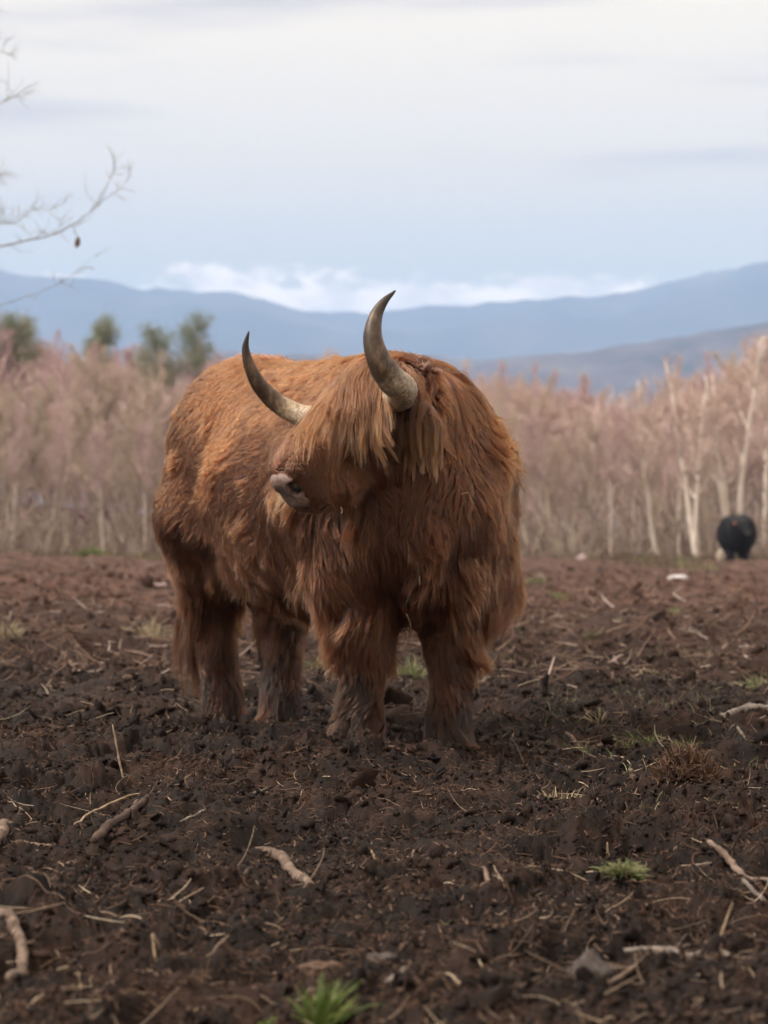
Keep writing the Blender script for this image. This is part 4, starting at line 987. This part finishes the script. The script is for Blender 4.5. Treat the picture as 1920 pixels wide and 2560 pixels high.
stick("straw_stem", "straw", "upright pale straw leaning over the long weathered stick", [(1773, 2426), (1800, 2345), (1831, 2256)], 6, W_straw, rise=[0, .02, .04])
stick("dead_branch", "branch", "pinkish-brown branch lying at the picture's edge above the leaning straw", [(1768, 2200), (1840, 2222), (1930, 2266)], 17, W_pale, .6)
stick("dead_branch", "branch", "slimmer grey branch just below the pinkish-brown one at the picture's edge", [(1782, 2222), (1863, 2258), (1930, 2296)], 11, W_grey)
stick("dead_branch", "branch", "thin arching brown twig below the long weathered stick", [(1515, 2532), (1597, 2503), (1654, 2478), (1718, 2458), (1793, 2502)], 11, W_pale)
stick("dead_branch", "branch", "short thick grey stick at the bottom beside the bright grass tuft", [(962, 2530), (996, 2510), (1030, 2484)], 20, W_grey)
stick("straw_stem", "straw", "pale straw lying flat near the bottom beside the short grey stick", [(1064, 2485), (1120, 2500), (1174, 2519)], 7, W_straw)
stick("dead_branch", "branch", "short orange-brown stick end beside the bull's forehoof", [(1168, 1746), (1190, 1734), (1220, 1724)], 14, W_pale, .8)
stick("twig", "twig", "long thin twig lying behind the bull's foreleg on the open side", [(1278, 1694), (1300, 1706), (1380, 1716)], 5, W_pale)
stick("dead_branch", "branch", "curved piece of bark with a pale edge beside the mid-field grass tuft", [(1413, 1834), (1469, 1857), (1556, 1851)], 11, W_pale)
stick("dead_branch", "branch", "pale grey weathered root at the picture's edge level with the bull's hooves", [(1799, 1806), (1842, 1795), (1890, 1796), (1940, 1796)], 20, W_grey)
stick("twig", "twig", "short pale stick standing aslant in the middle distance past the bull", [(1582, 1705), (1596, 1686), (1610, 1668)], 5, W_straw, rise=[0, .01, .02])
stick("twig", "twig", "brown twig lying slantwise under the weathered root at the picture's edge", [(1834, 1832), (1866, 1852), (1899, 1878)], 8, W_grey)
stick("twig", "twig", "thin brown twig on the soil past the bull's forehooves", [(1265, 1852), (1290, 1868), (1313, 1888)], 6, W_brown)
stick("stump", "stump", "small pale splinter of wood standing beside the fibrous brown stump", [(1586, 1966), (1583, 1944), (1576, 1922)], 16, W_pale, rise=[0, .01, .01])
stick("dead_branch", "branch", "short brown stick lying flat between the curved corner branch and the stick end", [(49, 2274), (100, 2262), (158, 2249)], 12, W_pale)
stick("stump", "stump", "brown splinter of wood standing upright near the lower corner", [(231, 2515), (236, 2460), (240, 2409)], 13, W_brown, rise=[0, .005, .01])
stick("straw_stem", "straw", "short pale straw standing beside the upright brown splinter", [(208, 2510), (203, 2470), (194, 2430)], 6, W_straw, rise=[0, .01, .02])
stick("straw_stem", "straw", "bent pale straw standing in the lower part between branch and corner", [(393, 2424), (386, 2380), (382, 2335), (400, 2372)], 6, W_straw, rise=[0, .01, .02, .02])
stick("straw_stem", "straw", "tiny upright straw beside the flat wood slab", [(547, 2428), (546, 2404), (550, 2378)], 6, W_straw, rise=[0, .01, .01])
stick("twig", "twig", "pale twig lying under the thick crooked branch", [(582, 2216), (615, 2230), (650, 2245)], 8, W_grey)
stick("twig", "twig", "stubby brown twig crossing over the pale twig below the crooked branch", [(588, 2240), (606, 2226), (626, 2213)], 12, W_brown, 1.2)
stick("straw_stem", "straw", "curled pale straw standing beside a clod in front of the bull", [(945, 2180), (940, 2150), (928, 2126)], 7, W_straw, rise=[0, .01, .02])
stick("straw_stem", "straw", "pale straw leaning over the hollow in the middle of the soil", [(1520, 2166), (1521, 2140), (1518, 2106)], 6, W_straw, rise=[0, .01, .01])
stick("straw_stem", "straw", "short slanted pale straw left of the middle hollow", [(1106, 2170), (1124, 2152), (1142, 2130)], 6, W_straw, rise=[0, .01, .02])
stick("straw_stem", "straw", "short upright pale straw among the clods below the forelegs", [(1027, 2170), (1030, 2146), (1034, 2124)], 6, W_straw, rise=[0, .01, .01])
stick("dead_branch", "branch", "mottled brown stick slanting up from the hollow below the bull", [(1440, 2052), (1462, 2030), (1486, 1998)], 9, W_pale, rise=[0, .01, .02])
stick("dead_branch", "branch", "brown stick lying aslant in the reddish soil near the moss clump", [(1196, 2256), (1215, 2274), (1236, 2292)], 14, W_pale)

def lump(name, cat, label, px, py, w, h, mat, seed, flat=.6, rough=.35, sink=.3, **kw):
    """Irregular clod, stone or slab: w and h in picture pixels, standing on the ground at (px, py)."""
    g = PG(px, py); g[2] = ground_z(g[0], g[1]); s = g[1] / FPX; n_ = 14
    uu, vv = np.meshgrid(np.linspace(.02, np.pi - .02, n_), np.linspace(0, 2 * np.pi, 22, endpoint=False), indexing='ij')
    q = np.stack([np.sin(uu) * np.cos(vv), np.sin(uu) * np.sin(vv), np.cos(uu)], -1).reshape(-1, 3)
    q = q * (1 + rough * vnoise(q[:, 0] * 1.3 + seed, q[:, 1] * 1.3, q[:, 2] * 1.3, seed=seed) + .5 * rough * vnoise(q[:, 0] * 3.5, q[:, 1] * 3.5 + seed, q[:, 2] * 3.5, seed=seed + 1) + .3 * rough * vnoise(q[:, 0] * 8, q[:, 1] * 8, q[:, 2] * 8 + seed, seed=seed + 2))[:, None]
    q = q * np.array([w * s / 2, w * s / 2 * flat, h * s / 2]); q[:, 2] += h * s * (.5 - sink)
    i = np.arange(n_ - 1)[:, None] * 22; j = np.arange(22)[None]; f = np.stack([i + j, i + 22 + j, i + 22 + (j + 1) % 22, i + (j + 1) % 22], -1).reshape(-1, 4)
    return add_object(name, mesh_np(name, q, f, mat), loc=g, label=label, category=cat, **kw)
st_m = wood("ash_grey_clod", (.022, .016, .014), (.058, .046, .042), (.15, .13, .125)); wh_m = wood("pale_stone", (.30, .27, .27), (.50, .46, .46), (.66, .62, .63)); pk_m = wood("pinkish_stone", (.26, .18, .17), (.40, .30, .29), (.50, .40, .39))
lump("wood_slab", "wood", "torn flat slab of orange-brown wood above the bright grass tuft", 806, 2440, 104, 44, wood("torn_wood", (.040, .023, .017), (.11, .068, .049), (.20, .135, .098)), 81, .45, .6, .3)
lump("clod", "clod", "large ash-grey dried clod near the bottom edge", 1478, 2492, 120, 92, st_m, 82, .8, .4)
lump("clod", "clod", "ash-grey crusted clod to the side of the torn wood slab", 948, 2418, 86, 50, st_m, 83, .8, .4)
lump("stone", "stone", "flat white stone far off near the black cow", 1694, 1449, 48, 16, wh_m, 84, .6, .2)
lump("stone", "stone", "flat pinkish-white stone in the far field behind the bull's tail", 348, 1474, 44, 13, pk_m, 85, .6, .2)
lump("stone", "stone", "second pinkish stone, nearest the bull's rump", 396, 1477, 40, 11, pk_m, 86, .6, .2)
lump("stone", "stone", "small pale stone upright in the far field towards the picture's edge", 139, 1513, 13, 13, wh_m, 87, .8, .3)
lump("wood_chip", "chip", "small pale wood chip above the crooked branch", 503, 2172, 14, 22, W_pale, 88, .5, .3)
lump("wood_chip", "chip", "small pinkish chip just above another pale chip", 539, 2146, 18, 18, W_pale, 89, .5, .3)
lump("stone", "stone", "pale low stump in the wood's edge beside the black cow's forelegs", 1802, 1409, 22, 36, wood("cut_stump", (.20, .16, .12), (.34, .28, .22), (.45, .38, .31)), 90, .7, .2, .1)
lump("stone", "stone", "pinkish pale stone at the wood's edge near the bull's shoulder", 1455, 1400, 34, 18, pk_m, 92, .6, .25)

# fibrous brown stump
g0 = PG(1715, 1992); g0[2] = ground_z(g0[0], g0[1])
stump = lump("peat_stump", "stump", "fibrous dark brown rotten stump standing out of the soil past the forehooves", 1715, 1992, 130, 80, soil_m, 97, .8, .6, .4)
n = 900; a = r4.uniform(0, 6.28, n); rr = .085 * np.sqrt(r4.random(n)); b = np.stack([rr * np.cos(a), rr * np.sin(a) * .8, .02 + .09 * np.clip(1 - (rr / .09) ** 2, 0, 1) * r4.uniform(.5, 1, n)], -1)
d = unit(np.stack([b[:, 0] * 6, b[:, 1] * 6, np.ones(n)], -1) + r4.normal(0, .85, (n, 3))); l_ = r4.uniform(.010, .045, (n, 1))
add_object("fibres", hair_np("stump_fibres", np.stack([b, b + d * l_ * .5, b + d * l_ + r4.normal(0, .006, (n, 3))], 1), np.array([.0018, .0016, .0008]), fb.m, {'tint': r4.uniform(.2, 1, n)}), stump, kind="stuff")

# ------------------------------------------------------------------ grass tufts, moss and the seedling
def grass_mat(name, stops):
    m = Mat(name); m.set(m.ramp(m.attr('tint'), stops), .6, .3); return m.m
G_green = grass_mat("green_grass", [(0, (.06, .085, .018)), (.5, (.10, .15, .028)), (.85, (.16, .20, .05)), (1, (.30, .26, .13))])
G_pale = grass_mat("pale_green_grass", [(0, (.08, .10, .035)), (.5, (.15, .17, .065)), (1, (.28, .25, .14))])
G_dry = grass_mat("dry_grass", [(0, (.12, .09, .055)), (.5, (.28, .22, .13)), (1, (.46, .38, .25))])
def tuft(label, px, py, w, h, n, mat, seed, name="grass_tuft", cat="grass", lean=(0, 0), thick=1.0, up=1.0):
    r = np.random.default_rng(seed); g = PG(px, py); g[2] = ground_z(g[0], g[1]); s = g[1] / FPX; W_, H_ = w * s, h * s
    b = np.stack([r.normal(0, W_ * .16, n), r.normal(0, W_ * .13, n), np.full(n, -.006)], -1)
    b[:, 2] += ground_z(b[:, 0] + g[0], b[:, 1] + g[1]) - g[2]
    d = unit(np.stack([b[:, 0] / max(W_, .01) * 2.2 + r.normal(0, .28, n) + lean[0], b[:, 1] / max(W_, .01) * 2.2 + r.normal(0, .25, n) + lean[1], np.full(n, up)], -1)); L_ = H_ * r.uniform(.45, 1.25, n); p = b; out = [p]
    for k in range(5):
        d = unit(d + np.stack([d[:, 0] * .18, d[:, 1] * .18, np.full(n, -.10 * k * .5)], -1) + r.normal(0, .05, (n, 3))); p = p + d * (L_ / 5)[:, None]; out.append(p)
    rad = thick * (.0009 + .00022 * g[1] / 4) * np.array([.8, 1, 1, .9, .6, .15])
    return add_object(name, hair_np(name, np.stack(out, 1), rad, mat, {'tint': r.random(n)}), loc=g, label=label, category=cat)
tuft("bright green grass tuft at the bottom edge of the picture", 800, 2600, 85, 140, 100, G_green, 1, lean=(.30, 0), thick=1.6, up=1.7)
tuft("small leafy green sprout beside the bright grass tuft at the bottom", 672, 2566, 50, 30, 26, G_green, 2, thick=1.5)
tuft("green grass tuft in the mid field beside the curved bark piece", 1640, 1852, 120, 62, 110, G_green, 3, thick=1.3)
tuft("small pale grass tuft just past the mid-field green tuft", 1722, 1872, 60, 42, 45, G_pale, 4)
tuft("tiny green sprout below the curved bark piece", 1466, 1870, 34, 26, 20, G_pale, 5)
tuft("small green sprout right under the mid-field grass tuft", 1570, 1870, 44, 26, 24, G_pale, 6)
tuft("yellow-green wisps of grass above the curved bark piece", 1500, 1820, 80, 32, 32, G_dry, 7)
tuft("green grass tuft at the picture's edge in the middle distance", 1900, 1712, 90, 50, 90, G_pale, 8)
tuft("small green tuft inward of the edge tuft in the middle distance", 1812, 1680, 40, 26, 34, G_pale, 9)
tuft("pale green grass tuft in the far field below the white stone's line", 1482, 1612, 46, 30, 40, G_pale, 10, thick=1.3)
tuft("green grass tuft in the far field nearest the bull's shoulder", 1396, 1502, 52, 34, 50, G_green, 11, thick=1.4)
tuft("wide flat patch of pale green grass beside the bull's shoulder", 1340, 1462, 70, 24, 60, G_pale, 12, thick=1.4)
tuft("faint green tuft in the far field towards the cow", 1678, 1568, 40, 28, 30, G_pale, 13, thick=1.2)
tuft("green grass patch at the foot of the two-stemmed birch", 1762, 1424, 90, 22, 90, G_pale, 14, thick=1.6)
tuft("green grass between the bull's front legs", 1030, 1704, 70, 56, 110, G_pale, 15, thick=1.2)
tuft("green grass behind the bull between hind and front legs", 820, 1684, 110, 46, 110, G_pale, 16, thick=1.2)
tuft("small yellow-green tuft on the soil before the front hooves", 1114, 1942, 46, 26, 30, G_dry, 17)
tuft("dry straw-coloured grass beside the bull's tail", 385, 1602, 130, 60, 90, G_dry, 18, thick=1.1)
tuft("dry pale grass at the picture's edge behind the bull", 8, 1622, 120, 50, 80, G_dry, 19, thick=1.2)
tuft("bright green grass patch at the wood's edge near the bull's rump", 388, 1410, 60, 24, 90, G_green, 20, thick=2.2)
tuft("dry thin wispy grass on the hollow's rim below the bull", 1400, 2002, 130, 52, 60, G_dry, 21)
tuft("clump of yellow-green moss among the clods", 1556, 2236, 84, 46, 420, G_pale, 22, "moss_clump", "moss", thick=.9, up=.7)
tuft("bushy dark green seedling in front of the far wood", 230, 1414, 44, 44, 260, G_green, 23, "conifer_seedling", "seedling", thick=2.6)
tuft("tiny yellow sprout among the clods near the bottom", 1122, 2312, 26, 22, 14, G_pale, 24)

# ------------------------------------------------------------------ bits of straw caught in the bull's coat
def on_coat(px, py, off):
    d = unit(P(px, py, 1.0) - [0, 0, CAM_H]); t = 5.8
    for _ in range(80):
        s = float(sdf(np.array([[0, 0, CAM_H] + d * t]))[0]) - off
        if s < .002: break
        t += max(s * .8, .003)
    return np.array([0, 0, CAM_H]) + d * t
for label, pts, th, off in (("pale curly stem caught in the coat above the bull's forelegs", [(1016, 1535), (1026, 1560), (1023, 1584), (1018, 1600), (1006, 1626)], 4, .075), ("pale hooked straw caught in the bull's shoulder hair", [(1152, 1236), (1170, 1232), (1176, 1246), (1184, 1262)], 3.4, .06),
        ("tiny straw bit beside the bull's nostril", [(668, 1256), (676, 1244), (684, 1243)], 3, .01), ("small pale straw hanging under the bull's cheek", [(852, 1268), (855, 1276), (853, 1284)], 3, .05), ("short thin straw low on the bull's chest", [(1048, 1440), (1050, 1462)], 3, .07), ("short straw near the outer edge of the bull's shoulder", [(1188, 1398), (1198, 1420)], 3, .07)):
    c = spline(np.array([on_coat(x_, y_, off) for x_, y_ in pts]), 14); o = c[0].copy()
    v, f = tube(c - o, np.full(14, th / 2 / FPX * 6.9), 6); add_object("straw_stem", mesh_np("straw_stem", v, f, W_straw), loc=o, label=label, category="straw")

# sparse young grass pushing through the soil
n = 5200; y = np.exp(r4.uniform(math.log(4.5), math.log(58), n)); x = r4.uniform(-.2, .2, n) * y; m = vnoise(x * .9 / (y / 12) ** .5, y * .6 / (y / 12) ** .5, seed=641) + .45 * vnoise(x * 4, y * 3, seed=642) + .22 * np.tanh((x / y - .02) * 14) > .62; x, y = x[m], y[m]; n = len(x)
b = np.stack([x, y, ground_z(x, y) - .003], -1); d = unit(r4.normal(0, .45, (n, 3)) + [0, 0, 1]); l_ = r4.uniform(.02, .06, n) * (y / 8) ** .5; out = [b]
for k in range(4): d = unit(d + r4.normal(0, .12, (n, 3)) + [0, 0, -.1 * k]); b = b + d * (l_ / 4)[:, None]; out.append(b)
add_object("young_grass", hair_np("young_grass", np.stack(out, 1), np.outer(.0011 * (y / 6) ** .6, np.array([.8, 1, .9, .7, .2])), G_pale, {'tint': r4.random(n)}), kind="stuff", label="sparse thin young grass blades over the soil")
